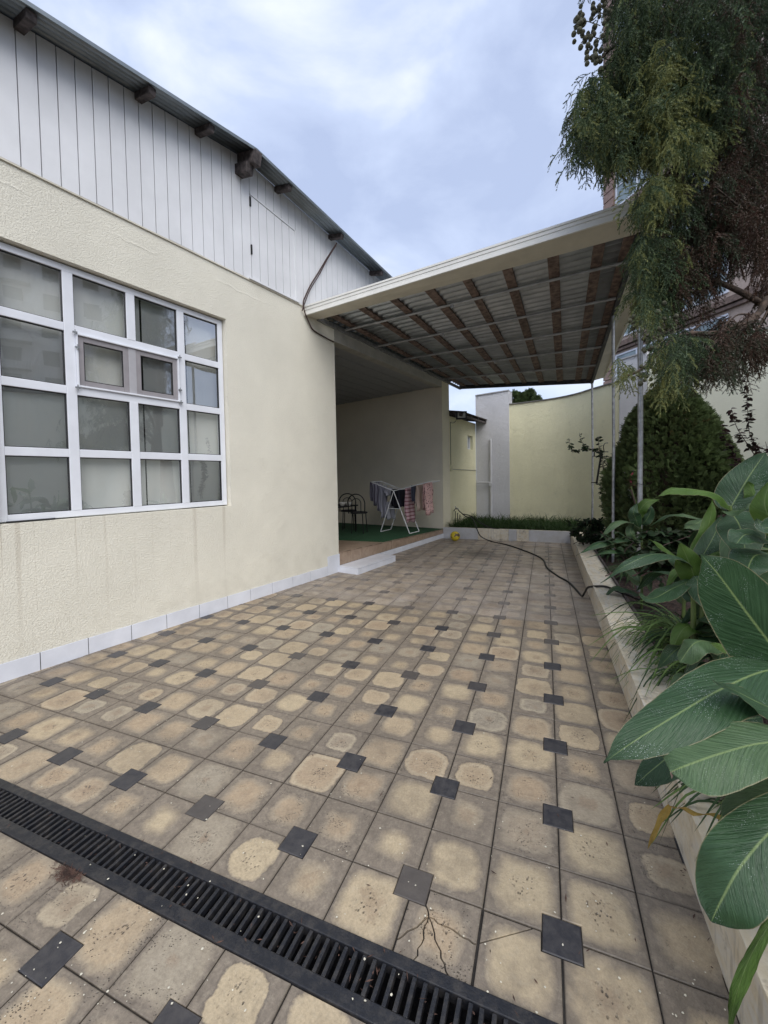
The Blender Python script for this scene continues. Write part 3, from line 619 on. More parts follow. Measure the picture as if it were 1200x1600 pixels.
m = MB(); m.box(4.1, 9.0, -.02, 4.4, 4.0, 4.06); m.build('flat_roof', MT['sheet_top'], house)

# ------------------------------------------------------------------ canopy
FL, FR, BR, BL = H(3.81, .03, 4.0), Vector((.93, 3.88, 4.21)), Vector((.94, 9.0, 3.61)), H(9.62, .03, 3.93)
def cn(a, b, dz=0.):                                                   # a: house -> garden, b: front -> back
    p = (FL.lerp(FR, a)).lerp(BL.lerp(BR, a), b); return p + Vector((0, 0, dz))
can = empty('carport_canopy', H(3.6, 0, 4.0), label='large carport canopy of corrugated sheets over the yard beside the house', cat='canopy')
can_inv = Matrix.Translation(-can.location)
def cbuild(m, name, mat, bevel=0):
    o = m.build(name, mat, None, bevel); o.parent = can; o.matrix_parent_inverse = can_inv; return o
ns = 7
for k in range(ns):
    b0, b1 = k / ns - (.006 if k else .0), (k + 1) / ns; m = corrugated(cn(-.01, b0, .10 + .004 * (k % 2)), cn(1.02, b0, .10 + .004 * (k % 2)), cn(-.01, b1, .10 + .004 * (k % 2)), cn(1.02, b1, .10 + .004 * (k % 2)), 0, .15, .032, 10)
    o = cbuild(m, 'corrugated_sheet', MT['sheet_under']); sm = o.modifiers.new('s', 'SOLIDIFY'); sm.thickness = .002
for a in (.035, .155, .28, .41, .535, .66, .79, .91, .985):
    m = MB(); m.bar(cn(a, .002, .065), cn(a, .998, .065), .12 + random.uniform(-.015, .015), .030); cbuild(m, 'batten', MT['brown_wood'], .003)
for b in (.115, .285, .455, .62, .80):
    m = MB(); m.tube([cn(0, b, .022), cn(.5, b, .020), cn(1, b, .022)], .021, 8); cbuild(m, 'cross_pipe', MT['pipe_in'])
    m = MB(); q = cn(random.choice((.33, .45, .78)), b, .0); m.box(q.x - .02, q.x + .02, q.y - .02, q.y + .02, q.z - .03, q.z + .03); cbuild(m, 'bracket', MT['pipe_in'])
m = MB(); m.bar(cn(-.003, -.0, .0), cn(-.003, 1, .0), .05, .06); cbuild(m, 'ledger_pipe', MT['galv'])
m = MB(); m.bar(cn(1, 0.0, .0), cn(1, 1.0, .0), .055, .075); cbuild(m, 'edge_beam', MT['angle'])
m = MB(); m.bar(cn(-.01, 1, .055), cn(1.012, 1, .055), .04, .14); cbuild(m, 'edge_beam', MT['angle'])
# front fascia: flat soffit board and a ribbed lip
fl, fr = H(3.55, -.0, 3.97), Vector((1.05, 3.50, 4.23)); il, ir = cn(-.02, .004, -.01), cn(1.03, .004, -.01)
m = MB(); m.add([fl, fr, ir, il, fl + Vector((0, 0, .015)), fr + Vector((0, 0, .015)), ir + Vector((0, 0, .02)), il + Vector((0, 0, .02))], [(0, 1, 2, 3), (4, 5, 6, 7), (0, 1, 5, 4), (1, 2, 6, 5), (2, 3, 7, 6), (3, 0, 4, 7)]); cbuild(m, 'soffit_board', MT['fascia'])
dl = (fr - fl).normalized(); out = Vector((dl.y, -dl.x, 0)).normalized(); out = out if out.y < 0 else -out
for j, (z0, z1, w) in enumerate(((-.012, .006, .026), (.010, .058, .014), (.062, .100, .020), (.104, .128, .028))):
    m = MB(); a0, b0 = fl + out * .001, fr + out * .001; m.add([a0 + Vector((0, 0, z0)), b0 + Vector((0, 0, z0)), b0 + out * w + Vector((0, 0, z0)), a0 + out * w + Vector((0, 0, z0)), a0 + Vector((0, 0, z1)), b0 + Vector((0, 0, z1)), b0 + out * w + Vector((0, 0, z1)), a0 + out * w + Vector((0, 0, z1))], [(0, 1, 2, 3), (4, 5, 6, 7), (0, 1, 5, 4), (1, 2, 6, 5), (2, 3, 7, 6), (3, 0, 4, 7)])
    cbuild(m, 'fascia_strip', MT['fascia_w'])
# right hand fascia, sloping outward
e0, e1 = cn(1.008, -.04, .04), cn(1.008, 1.0, .04); o0, o1 = Vector((1.22, 3.5, 4.28)), Vector((1.18, 9.05, 3.70))
m = MB(); m.add([e0, e1, o1, o0, e0 + Vector((0, 0, .02)), e1 + Vector((0, 0, .02)), o1 + Vector((0, 0, .02)), o0 + Vector((0, 0, .02))], [(0, 1, 2, 3), (4, 5, 6, 7), (0, 1, 5, 4), (1, 2, 6, 5), (2, 3, 7, 6), (3, 0, 4, 7)]); cbuild(m, 'soffit_board', MT['fascia'])
m = MB(); m.bar(o0 + Vector((.01, 0, .05)), o1 + Vector((.01, 0, .05)), .03, .14); cbuild(m, 'fascia_strip', MT['fascia_w'])
for (x, y, zt, r) in ((.965, 4.05, 4.15, .027), (.925, 5.75, 3.95, .022), (.94, 8.93, 3.6, .022)):
    m = MB(); m.tube([(x, y, .0), (x + .01, y, 2.0), (x, y, zt)], r, 14); cbuild(m, 'post', MT['galv'])
m = MB(); m.tube([(.965 + .031 * math.cos(a), 4.05 + .031 * math.sin(a), 1.42 + .005 * math.sin(2 * a)) for a in np.linspace(0, 6.1, 16)], .003, 5); m.tube([(1.0, 4.05, 1.42), (1.06, 4.0, 1.38)], .003, 5); cbuild(m, 'wire_tie', MT['rubber'])

# ------------------------------------------------------------------ planter kerbs and soil
kerb = empty('planter_wall', (.58, 2.0, 0), label='low pale stone kerb edging the flower bed along the right side of the yard', cat='planter wall')
KX0, KX1 = .462, .700; ys = [-3.4]
while ys[-1] < 8.4: ys.append(min(8.44, ys[-1] + random.choice((.58, .62, .6))))
for a, b in zip(ys[:-1], ys[1:]):
    if b - a < .1: continue
    m = MB(); z = .268 + random.uniform(-.003, .003); dx = random.uniform(-.003, .003); m.box(KX0 - .58 + dx, KX0 - .56 + dx, a - 2 + .002, b - 2 - .002, -.02, z - .02); m.build('facing_slab', MT['kerb'], kerb, .002)
    m = MB(); m.box(KX0 - .585 + dx, KX1 - .58, a - 2 + .002, b - 2 - .002, z - .0195, z); m.build('cap_slab', MT['kerb'], kerb, .003)
m = MB(); m.box(KX0 - .559, KX1 - .585, -5.4, 6.43, -.02, .245); m.build('core', MT['mortar'], kerb)
m = MB(); m.box(KX1 - .578, KX1 - .563, -5.4, 6.1, .1, .30); m.build('timber_edging', MT['dark_wood'], kerb)
PL, PR = H(8.36, .0), Vector((.462, 8.47, 0)); pd = (PR - PL); pl_ = pd.length; pang = math.atan2(pd.y, pd.x)
bkerb = empty('planter_wall', PL, pang, label='low stained kerb of the grass bed across the far end of the yard', cat='planter wall')
xk = [0, .55, .95, 1.3, 1.62, 2.08, pl_ + .1]
xk = [.02, .88, 1.2, 1.42, 1.60, 1.78, 2.05, pl_]
for i, (a, b) in enumerate(zip(xk[:-1], xk[1:])):
    m = MB(); m.box(a + .002, b - .002, -.0, .02, -.02, .262); m.build('facing_slab', MT['white_pl'] if i in (0, 4, 6) else MT['kerb'], bkerb, .002)
m = MB(); m.box(.02, pl_, .021, .12, -.02, .258); m.build('core', MT['kerb'], bkerb)
sp = MB()                                                               # soil sheets
def grid_sheet(m, x0, x1, y0, y1, z, amp, nx, ny, T=lambda x, y: (x, y)):
    vs = []
    for j in range(ny + 1):
        for i in range(nx + 1): x, y = x0 + (x1 - x0) * i / nx, y0 + (y1 - y0) * j / ny; X, Y = T(x, y); vs.append((X, Y, z + amp * (noise.noise((X * 3, Y * 3, 0)) + .5 * noise.noise((X * 9, Y * 9, 2)))))
    m.add(vs, [(j * (nx + 1) + i, j * (nx + 1) + i + 1, (j + 1) * (nx + 1) + i + 1, (j + 1) * (nx + 1) + i) for j in range(ny) for i in range(nx)], True)
grid_sheet(sp, .712, 6.5, -3.5, 10.0, .17, .045, 90, 190); tag(sp.build('soil', MT['soil']), kind='structure')
sp = MB(); grid_sheet(sp, .1, 3.3, .11, 3.4, .2, .02, 30, 30, lambda x, y: ((PL + pd.normalized() * x + Vector((-pd.y, pd.x, 0)).normalized() * y)[:2])); tag(sp.build('soil', MT['soil']), kind='structure')

# ------------------------------------------------------------------ outbuilding and walls at the far end
ob = empty('outbuilding', H(8.86, 0), HANG, label='small pale yellow outbuilding with dark lean-to roof behind the veranda', cat='outbuilding')
wx0, wx1, wz0, wz1 = 1.31, 1.74, 2.30, 2.70
m = MB(); m.box(.003, wx0, 0, .25, 0, 3.1); m.box(wx1, 2.0, 0, .25, 0, 3.1); m.box(wx0, wx1, 0, .25, 0, wz0); m.box(wx0, wx1, 0, .25, wz1, 3.1); m.build('wall', MT['yellow'], ob)
f = MB(); f.box(wx0, wx0 + .04, .08, .13, wz0, wz1); f.box(wx1 - .04, wx1, .08, .13, wz0, wz1); f.box(wx0 + .04, wx1 - .04, .08, .13, wz0, wz0 + .04); f.box(wx0 + .04, wx1 - .04, .08, .13, wz1 - .04, wz1); f.box(wx0 + .2, wx0 + .23, .075, .13, wz0 + .04, wz1 - .04); fw_ = f.build('window', MT['pvc'], ob)
m = MB(); m.add([(wx0 + .04, .11, wz0 + .04), (wx1 - .04, .11, wz0 + .04), (wx1 - .04, .11, wz1 - .04), (wx0 + .04, .11, wz1 - .04)], [(0, 1, 2, 3)]); m.build('pane', MT['glass'], fw_)
m = MB(); m.box(wx0, wx1, .4, .42, wz0 - .1, wz1 + .1); m.build('curtain', MT['curtain'], ob)
for a, b in ((.0, .85), (.83, 1.65), (1.63, 2.25)):
    m = corrugated((a, -.36, 3.18), (a, 1.4, 3.46), (b, -.36, 3.18), (b, 1.4, 3.46), 0, .09, .012, 3); o = m.build('roof_sheet', MT['dark_wood'], ob); o.modifiers.new('s', 'SOLIDIFY').thickness = .003
for t in (.12, .72, 1.3, 1.95): m = MB(); m.bar((t, -.33, 3.135), (t, .6, 3.28), .05, .07); m.build('rafter', MT['dark_wood'], ob)
m = MB(); m.bar((.0, -.30, 3.10), (2.25, -.30, 3.10), .04, .05); m.build('fascia', MT['dark_wood'], ob)
m = corrugated((2.1, -.42, 3.24), (2.1, -.1, 3.30), (2.5, -.42, 3.20), (2.5, -.1, 3.26), 0, .09, .012, 3); m.build('roof_sheet', MT['sheet_top'], ob)
def wallrun(name, pts, z1s, th, mat, label, cat='wall', cap=None, z0=-.1):
    k_ = 5 if len(pts) > 5 and name == 'boundary_wall' and z1s[0] < 3.9 else 1
    if k_ > 1: z1s = [z1s[i // k_] + (z1s[min(i // k_ + 1, len(z1s) - 1)] - z1s[i // k_]) * (i % k_) / k_ for i in range((len(pts) - 1) * k_ + 1)]
    pts = [Vector((*p, 0)) for p in pts]; pts = smooth_path(pts, k_) if k_ > 1 else pts; base = pts[0].copy(); o = empty(name, base, label=label, cat=cat); n_ = len(pts); off = []
    for i in range(n_):
        t_ = (pts[min(i + 1, n_ - 1)] - pts[max(i - 1, 0)]).normalized(); off.append(Vector((-t_.y, t_.x, 0)))
    def shell(z0f, z1f, d0, d1):
        m = MB(); vs = []
        for i, p in enumerate(pts):
            q = p - base; vs += [q + off[i] * d0 + Vector((0, 0, z0f(i))), q + off[i] * d1 + Vector((0, 0, z0f(i))), q + off[i] * d1 + Vector((0, 0, z1f(i))), q + off[i] * d0 + Vector((0, 0, z1f(i)))]
        fs = []
        for i in range(n_ - 1):
            for k in range(4): a = i * 4 + k; b = i * 4 + (k + 1) % 4; fs.append((a, b, b + 4, a + 4))
        fs += [(3, 2, 1, 0), tuple(4 * (n_ - 1) + k for k in range(4))]; m.add(vs, fs); return m
    shell(lambda i: z0, lambda i: z1s[i], 0, th).build('wall_face', mat, o)
    if cap: shell(lambda i: z1s[i] + .002, lambda i: z1s[i] + .03, -.03, th + .03).build('coping', cap, o)
    return o
cop = simple('coping_grey', (.17, .165, .15), .8, var=.3)
wallrun('boundary_wall', [(-1.99, 11.03), (-1.02, 10.93)], [3.92, 3.97], .5, MT['white_pl'], 'tall white rough plastered wall pier beside the outbuilding', cap=simple('coping_light', (.42, .42, .42), .8))
yw = [(-1.015, 10.96), (-.5, 10.9), (0, 10.78), (.41, 10.6), (.75, 10.27), (1.02, 9.9), (1.3, 9.5), (1.50, 9.22)]
wallrun('boundary_wall', yw, [3.57, 3.58, 3.59, 3.60, 3.60, 3.61, 3.61, 3.61], .25, MT['yellow'], 'curved pale yellow boundary wall with dark coping behind the grass bed', cap=cop)
wallrun('boundary_wall', [(1.515, 9.20), (1.97, 8.80)], [4.08, 4.10], .3, MT['white_pl'], 'white plastered wall section above the round dark evergreen bush', cap=simple('coping_light2', (.42, .42, .42), .8))
wallrun('boundary_wall', [(1.985, 8.79), (3.6, 7.9), (5.2, 7.0), (6.4, 6.0), (6.45, -4)], [4.02, 4.05, 4.05, 4.05, 4.05], .25, MT['pale_pl'], 'pale yellow green garden wall behind the leafy plants at right', cap=cop)
# stains, pipes and small fittings
m = MB(); p = lambda t, z, o_=.012: H(t, o_, z); m.tube(smooth_path([p(9.3, 3.02), p(9.15, 2.95), p(8.98, 2.93), p(8.92, 2.9), p(8.92, 2.4), p(8.92, 1.8)], 4), .006, 6); tag(m.build('cable', MT['rubber']), 'thin cable dropping from the floodlight down the yellow wall', 'cable')
m = MB(); m.tube([p(8.95, 1.72), p(9.8, 1.71), p(10.84, 1.70)], .008, 6); tag(m.build('cable', MT['paint_beam']), 'thin cable running sideways across the outbuilding wall', 'cable')
m = MB(); q = H(8.92, 0, 1.75); jb = m.box(-.05, .05, -.04, .0, -.08, .08).build('junction_box', MT['yellow'], None, .004); jb.location = q; jb.rotation_euler.z = HANG; tag(jb, 'small yellow painted junction box on the corner of the outbuilding wall', 'junction box')
m = MB(); m.tube([(-1.55, 10.95, .2), (-1.55, 10.95, 2.6)], .035, 10); m.tube([(-1.55, 10.94, 1.28), (-1.55, 10.85, 1.28)], .05, 12); m.tube([(-1.95, 10.97, 1.33), (-1.56, 10.93, 1.33)], .018, 8); tag(m.build('drain_pipe', MT['white_pl']), 'white painted pipe running up the white wall pier', 'pipe')
fld = empty('floodlight', H(9.03, .26, 3.10), HANG - 1.05, label='black floodlight with pale lens under the lean-to roof', cat='floodlight')
m = MB(); m.box(-.13, .15, -.05, .0, -.10, .11); m.build('housing', MT['black_metal'], fld, .008)
m = MB(); m.box(-.09, .11, -.058, -.051, -.06, .07); m.build('lens', simple('lamp_lens', (.42, .42, .38), .3), fld)
m = MB(); m.bar((0, 0, .0), (0, .14, .02), .03, .02); m.build('bracket', MT['black_metal'], fld)
# ------------------------------------------------------------------ background buildings
def pt(m, name, mat, parent, bevel=0): return m.build(name, MT[mat] if isinstance(mat, str) else mat, parent, bevel)
nb0 = at(945, 756, 20); nb0.z = 0; nb1 = CP + CR * 13.62 + CF * 8.0; nb1.z = 0; nv = nb1 - nb0; nlen = nv.length; nang = math.atan2(nv.y, nv.x)
MT['nb_wall'] = simple('apartment_wall', (.50, .39, .32), .8, var=.08); MT['nb_brick'] = simple('apartment_brick', (.36, .245, .20), .85, var=.15, scale=5); MT['nb_cornice'] = simple('cornice_brown', (.20, .14, .11), .8, var=.2)
nb = empty('apartment_building', nb0, nang, label='tall apartment block with pinkish brick pier and large pale windows behind the conifer', cat='building')
m = MB(); m.box(0, nlen, 0, 12, -.2, 34); pt(m, 'wall', 'nb_wall', nb)
# local +y must point away from the yard
flip = -1 if (Matrix.Rotation(nang, 3, 'Z') @ Vector((0, 1, 0))).dot(Vector((CP.x, CP.y, 0)) - nb0) > 0 else 1
if flip < 0:
    nb.children[0].scale.y = -1
sg = flip
k = 0
z = 4.0
while z < 33.5:
    m = MB(); y0_, y1_ = sorted((-.07 * sg, .002 * sg)); m.box(-.03, .58, y0_, y1_, z, z + .36); pt(m, 'brick_course', 'nb_brick', nb, .01); z += .40; k += 1
for fl_ in range(9):
    z = 4.75 + fl_ * 3.0
    for j, (dz, pr, hh) in enumerate(((-.05, .16, .12), (.1, .24, .10), (.22, .16, .14))):
        m = MB(); y0_, y1_ = sorted((-pr * sg, -.002 * sg)); m.box(.6, nlen, y0_, y1_, z - .55 + dz, z - .55 + dz + hh - .01); pt(m, 'cornice', 'nb_cornice', nb)
    for (a, b) in ((.72, 3.1), (3.25, 5.75), (7.4, 9.6), (9.8, 11.9)):
        z0_, z1_ = z, z + 2.28; w = .07; f = MB(); y0_, y1_ = sorted((-.06 * sg, .01 * sg))
        for q in ((a, a + w, z0_, z1_), (b - w, b, z0_, z1_), (a + w, b - w, z0_, z0_ + w), (a + w, b - w, z1_ - w, z1_), ((a + b) / 2 - w / 2, (a + b) / 2 + w / 2, z0_ + w, z1_ - w), (a + w, (a + b) / 2 - w / 2, z0_ + .9, z0_ + .96)): f.box(q[0], q[1], y0_, y1_, q[2], q[3])
        wn = pt(f, 'window', 'pvc', nb)
        m = MB(); yy = -.02 * sg; m.add([(a + w, yy, z0_ + w), (b - w, yy, z0_ + w), (b - w, yy, z1_ - w), (a + w, yy, z1_ - w)], [(0, 1, 2, 3)]); pt(m, 'pane', 'glass_far', wn)
tw0 = Vector((50.0, 3.6, 0)); tw = empty('apartment_building', tw0, rad(8), label='far grey apartment tower with stepped balconies mirrored in the big house window', cat='building')
m = MB(); m.box(0, 14, 0, 15.4, -.2, 33); m.box(2, 14, 3, 14, 33, 36); pt(m, 'wall', simple('tower_wall', (.42, .41, .40), .85, var=.05), tw)
m = MB(); b = MB()
for fl_ in range(10):
    for j in range(5):
        m.box(-.05, .02, 1.2 + j * 3.2, 2.6 + j * 3.2, 2 + fl_ * 3.1, 3.7 + fl_ * 3.1)
    for j in (0, 4): b.box(-1.2, .0, .2 + j * 3.2 + (0 if j else -1.0), (3.4 if j == 0 else 4.2) + j * 3.2 - (0 if j == 0 else .7), 1 + fl_ * 3.1, 2.0 + fl_ * 3.1)
tag(pt(m, 'window', 'dark', tw), kind='stuff'); tag(pt(b, 'balcony', simple('balcony_grey', (.34, .33, .32), .8), tw), kind='stuff')

# ------------------------------------------------------------------ fast merged foliage
def rotmats(n, tilt, base=None):
    yaw = rng.uniform(0, 2 * np.pi, n); ta = rng.normal(0, tilt, n); tb = rng.normal(0, tilt, n)
    cz, sz = np.cos(yaw), np.sin(yaw); Z = np.zeros(n); O = np.ones(n)
    Rz = np.stack([cz, -sz, Z, sz, cz, Z, Z, Z, O], 1).reshape(n, 3, 3); ca, sa = np.cos(ta), np.sin(ta); Rx = np.stack([O, Z, Z, Z, ca, -sa, Z, sa, ca], 1).reshape(n, 3, 3)
    cb, sb = np.cos(tb), np.sin(tb); Ry = np.stack([cb, Z, sb, Z, O, Z, -sb, Z, cb], 1).reshape(n, 3, 3)
    return np.einsum('nij,njk,nkl->nil', Rx, Ry, Rz)
def merged(name, protos, P, R, sc, tint, mat, parent, tv=0.):
    """protos: list of (verts (k,3), tris (m,3), per-vertex tint offset)"""
    which = rng.integers(0, len(protos), len(P)); VV = []; FF = []; TT = []; off = 0
    for i, (v, f, to) in enumerate(protos):
        idx = np.nonzero(which == i)[0]
        if len(idx) == 0: continue
        q = np.einsum('nij,kj->nki', R[idx], v) * sc[idx, None, None] + P[idx, None, :]
        k = len(v); VV.append(q.reshape(-1, 3)); FF.append((f[None] + (np.arange(len(idx)) * k)[:, None, None] + off).reshape(-1, 3)); off += k * len(idx)
        TT.append((tint[idx, None] + to[None]).ravel())
    V = np.concatenate(VV); Fc = np.concatenate(FF); T = np.clip(np.concatenate(TT), 0, 1)
    me = bpy.data.meshes.new(name); me.vertices.add(len(V)); me.vertices.foreach_set('co', V.astype('f').ravel()); me.loops.add(len(Fc) * 3); me.loops.foreach_set('vertex_index', Fc.astype('i').ravel())
    me.polygons.add(len(Fc)); me.polygons.foreach_set('loop_start', np.arange(0, len(Fc) * 3, 3, dtype='i')); me.update(calc_edges=True)
    a = me.attributes.new('tint', 'FLOAT', 'POINT'); a.data.foreach_set('value', T.astype('f')); o = link(name, me, None, MT[mat])
    if parent: o.parent = parent; o.matrix_parent_inverse = Matrix.Translation(-parent.location)
    return o
def tri_needles(path, ln, wd, step, per, V, Fc, T, fwd=.75, t0=0., t1=.12):
    path = [Vector(p) for p in path]; L = 0
    for i in range(len(path) - 1):
        a, b = path[i], path[i + 1]; d = b - a; n_ = max(1, int(d.length / step)); t = d.normalized(); u = t.orthogonal().normalized(); w = t.cross(u)
        for j in range(n_):
            p = a + d * (j / n_)
            for k in range(per):
                an = random.uniform(0, 6.283); rdir = u * math.cos(an) + w * math.sin(an); nd = (t * fwd + rdir * (1 - fwd * .45)).normalized(); sdv = nd.cross(rdir).normalized() * wd
                b0 = len(V); V += [p - sdv, p + sdv, p + nd * ln * random.uniform(.75, 1.15)]; Fc.append((b0, b0 + 1, b0 + 2)); s_ = (i + j / n_) / (len(path) - 1); T += [t0 + (t1 - t0) * s_] * 3
def conifer_sprig():
    V, Fc, T = [], [], []; L = random.uniform(.24, .36); st = []; n_ = 7
    for i in range(n_ + 1): s_ = i / n_; st.append(Vector((.10 * math.sin(s_ * 1.6), .02 * math.sin(s_ * 4), .03 * math.sin(s_ * 3) - L * s_ ** 1.15)))
    tri_needles(st, .020, .0052, .011, 3, V, Fc, T, t0=-.12, t1=.12)
    for i in range(1, n_):
        for sd_ in (-1, 1):
            if random.random() < .12: continue
            b = st[i]; l = random.uniform(.07, .13) * (1.15 - i / n_ * .5); dx = Vector((random.uniform(-.5, .5), sd_ * random.uniform(.5, .9), -.35)).normalized()
            pts = [b, b + dx * l * .35 + Vector((0, 0, -.005)), b + dx * l * .62 + Vector((0, 0, -l * .22)), b + dx * l * .78 + Vector((0, 0, -l * .58))]
            tri_needles(pts, .018, .0050, .0085, 2, V, Fc, T, t0=-.05, t1=.22)
    return np.array([tuple(v) for v in V]), np.array(Fc), np.array(T)
protos = [conifer_sprig() for _ in range(8)]
blobs = [  # u, v, ru, rv, depth, count, tint
 (912, 215, 24, 55, 3.7, 75, .72), (938, 172, 26, 45, 3.7, 62, .70), (945, 225, 28, 50, 3.6, 75, .72), (985, 60, 38, 65, 3.8, 105, .60), (985, 150, 40, 70, 3.7, 170, .72), (985, 235, 38, 45, 3.6, 110, .74),
 (1035, 55, 55, 70, 3.7, 170, .62), (1045, 150, 40, 70, 3.5, 190, .84), (1030, 215, 35, 50, 3.5, 130, .86), (1090, 190, 40, 70, 3.5, 150, .76), (1075, 240, 35, 30, 3.3, 50, .85), (1130, 40, 60, 60, 3.6, 150, .55), (1180, 30, 50, 50, 3.4, 110, .40),
 (1130, 130, 50, 60, 3.5, 160, .58), (1170, 180, 40, 90, 3.6, 180, .30), (1130, 230, 50, 60, 3.8, 180, .22), (1210, 150, 40, 150, 3.7, 160, .25), (1030, 315, 24, 22, 3.2, 60, .90), (1008, 345, 18, 25, 3.3, 45, .72), (1060, 325, 40, 35, 3.4, 110, .50), (1105, 300, 55, 45, 3.5, 170, .26),
 (1165, 310, 50, 60, 3.6, 190, .12), (1085, 380, 60, 45, 3.5, 190, .30), (1150, 390, 60, 50, 3.6, 190, .10), (1005, 420, 16, 30, 3.3, 45, .72), (1030, 425, 32, 45, 3.4, 110, .66), (1075, 440, 45, 40, 3.5, 150, .18), (1000, 480, 14, 35, 3.3, 42, .74), (1035, 490, 22, 25, 3.4, 40, .62),
 (1085, 458, 26, 26, 3.5, 34, .12), (1008, 515, 18, 14, 3.2, 22, .78), (1085, 515, 24, 12, 3.5, 14, .2), (1060, 560, 28, 22, 3.1, 55, .60), (1040, 575, 20, 18, 3.0, 30, .72), (1110, 560, 42, 26, 3.2, 100, .34), (1160, 540, 38, 30, 3.3, 110, .18), (1195, 560, 25, 25, 3.3, 45, .15),
 (1130, 595, 30, 14, 3.1, 35, .25), (1050, 608, 18, 20, 3.0, 36, .86), (1075, 600, 20, 16, 3.0, 25, .5), (982, 597, 12, 6, 3.0, 9, .84), (970, 588, 5, 5, 3.0, 3, .85), (1205, 430, 25, 50, 3.7, 60, .12),
 (1270, 300, 60, 300, 3.8, 260, .3), (1000, -120, 130, 110, 3.8, 420, .55), (1200, -120, 120, 110, 3.9, 350, .4), (1400, 100, 90, 250, 4.0, 160, .4)]
P, Tn, Sc = [], [], []
for (u, v, ru, rv, dep, n_, tint) in blobs:
    for _ in range(int(n_ * (1.22 if tint > .5 else .66))):
        while True:
            a, b = random.uniform(-1, 1), random.uniform(-1, 1)
            if a * a + b * b < 1: break
        d = dep + random.gauss(0, .22); sc_ = random.uniform(.55, 1.0) * (.75 if min(ru, rv) < 20 else 1)
        P.append(tuple(at(u + a * ru, v + b * rv - 26, d))); Tn.append(tint - .03 + random.gauss(0, .10)); Sc.append(sc_)
P = np.array(P); n_ = len(P)
tree_base = at(1330, 756, 4.0); tree_base.z = .1
tree = empty('conifer_tree', tree_base, label='large drooping conifer with green and rusty brown sprays overhanging the planter', cat='tree')
o = merged('crown', protos, P, rotmats(n_, .26), np.array(Sc), np.array(Tn), 'conifer', tree); tag(o, kind='stuff')
def tb(m, name, mat, par=tree): o = m.build(name, MT[mat]); o.parent = par; o.matrix_parent_inverse = Matrix.Translation(-par.location); return o
trk = [tree_base + Vector((0, 0, -.1)), tree_base + Vector((.02, .05, 1.5)), tree_base + Vector((-.05, .02, 3.2)), tree_base + Vector((0, 0, 5.4)), tree_base + Vector((.05, .03, 8.4))]
m = MB(); m.tube(smooth_path(trk, 6), [.19 - .007 * i for i in range(25)], 12); tb(m, 'trunk', 'bark')
def limb(pts, r0=.035, r1=.006, name='limb'):
    q = smooth_path(pts, 5); m = MB(); m.tube(q, [r0 + (r1 - r0) * i / (len(q) - 1) for i in range(len(q))], 7); tb(m, name, 'bark')
def tz(z): return tree_base + Vector((0, 0, z))
for pts in ([tz(4.6), at(1200, -40, 3.8), at(1080, 20, 3.8), at(990, 50, 3.7), at(935, 95, 3.7)], [tz(4.4), at(1180, 10, 3.8), at(1110, 15, 3.7), at(1050, 50, 3.7), at(985, 115, 3.7)], [tz(3.9), at(1220, 130, 3.8), at(1120, 110, 3.7), at(1040, 130, 3.6), at(960, 170, 3.6), at(915, 185, 3.7)],
            [tz(3.2), at(1220, 260, 3.7), at(1130, 230, 3.6), at(1060, 270, 3.4), at(1015, 300, 3.3)], [tz(2.7), at(1210, 350, 3.6), at(1140, 330, 3.6), at(1070, 380, 3.5), at(1010, 400, 3.3)], [tz(2.3), at(1220, 470, 3.4), at(1180, 495, 3.3), at(1120, 520, 3.2), at(1060, 525, 3.1), at(1005, 575, 3.05), at(972, 590, 3.0)],
            [tz(2.5), at(1200, 480, 3.5), at(1120, 440, 3.5), at(1040, 420, 3.4), at(1005, 450, 3.3)], [at(1180, 495, 3.3), at(1130, 530, 3.1), at(1080, 560, 3.05), at(1050, 590, 3.0)]): limb(pts)
for _ in range(80):                                                     # thin inner twigs
    i = random.randrange(len(P)); a = Vector(P[i]); b = a.lerp(tz(2.0 + random.random() * 3), random.uniform(.1, .22)); limb([a, a.lerp(b, .5) + Vector((0, 0, random.uniform(-.04, .06))), b], .004, .009, 'twig')
m = MB()
for (u, v, s_, n2) in ((908, 30, 8, 22), (920, 55, 12, 20), (925, 85, 12, 20), (938, 20, 14, 22), (990, 505, 10, 8), (1025, 510, 20, 12), (1020, 568, 10, 14), (1003, 590, 10, 12), (1015, 545, 10, 8), (960, 90, 20, 14)):
    for _ in range(n2):
        c = at(u + random.gauss(0, s_), v + random.gauss(0, s_), (3.7 if v < 200 else 3.05) + random.gauss(0, .06)); r = random.uniform(.014, .021) * (1.25 if v < 200 else 1)
        m.lathe([(r * .1, -r), (r * .8, -r * .6), (r, 0), (r * .7, r * .7), (r * .1, r)], 7, c)
    if v < 200: m.tube([at(u - 12, v + 12, 3.7), at(u, v, 3.7), at(u + 30, v + 10, 3.72)], .004, 4)
o = tb(m, 'cones', 'cone'); tag(o, kind='stuff')

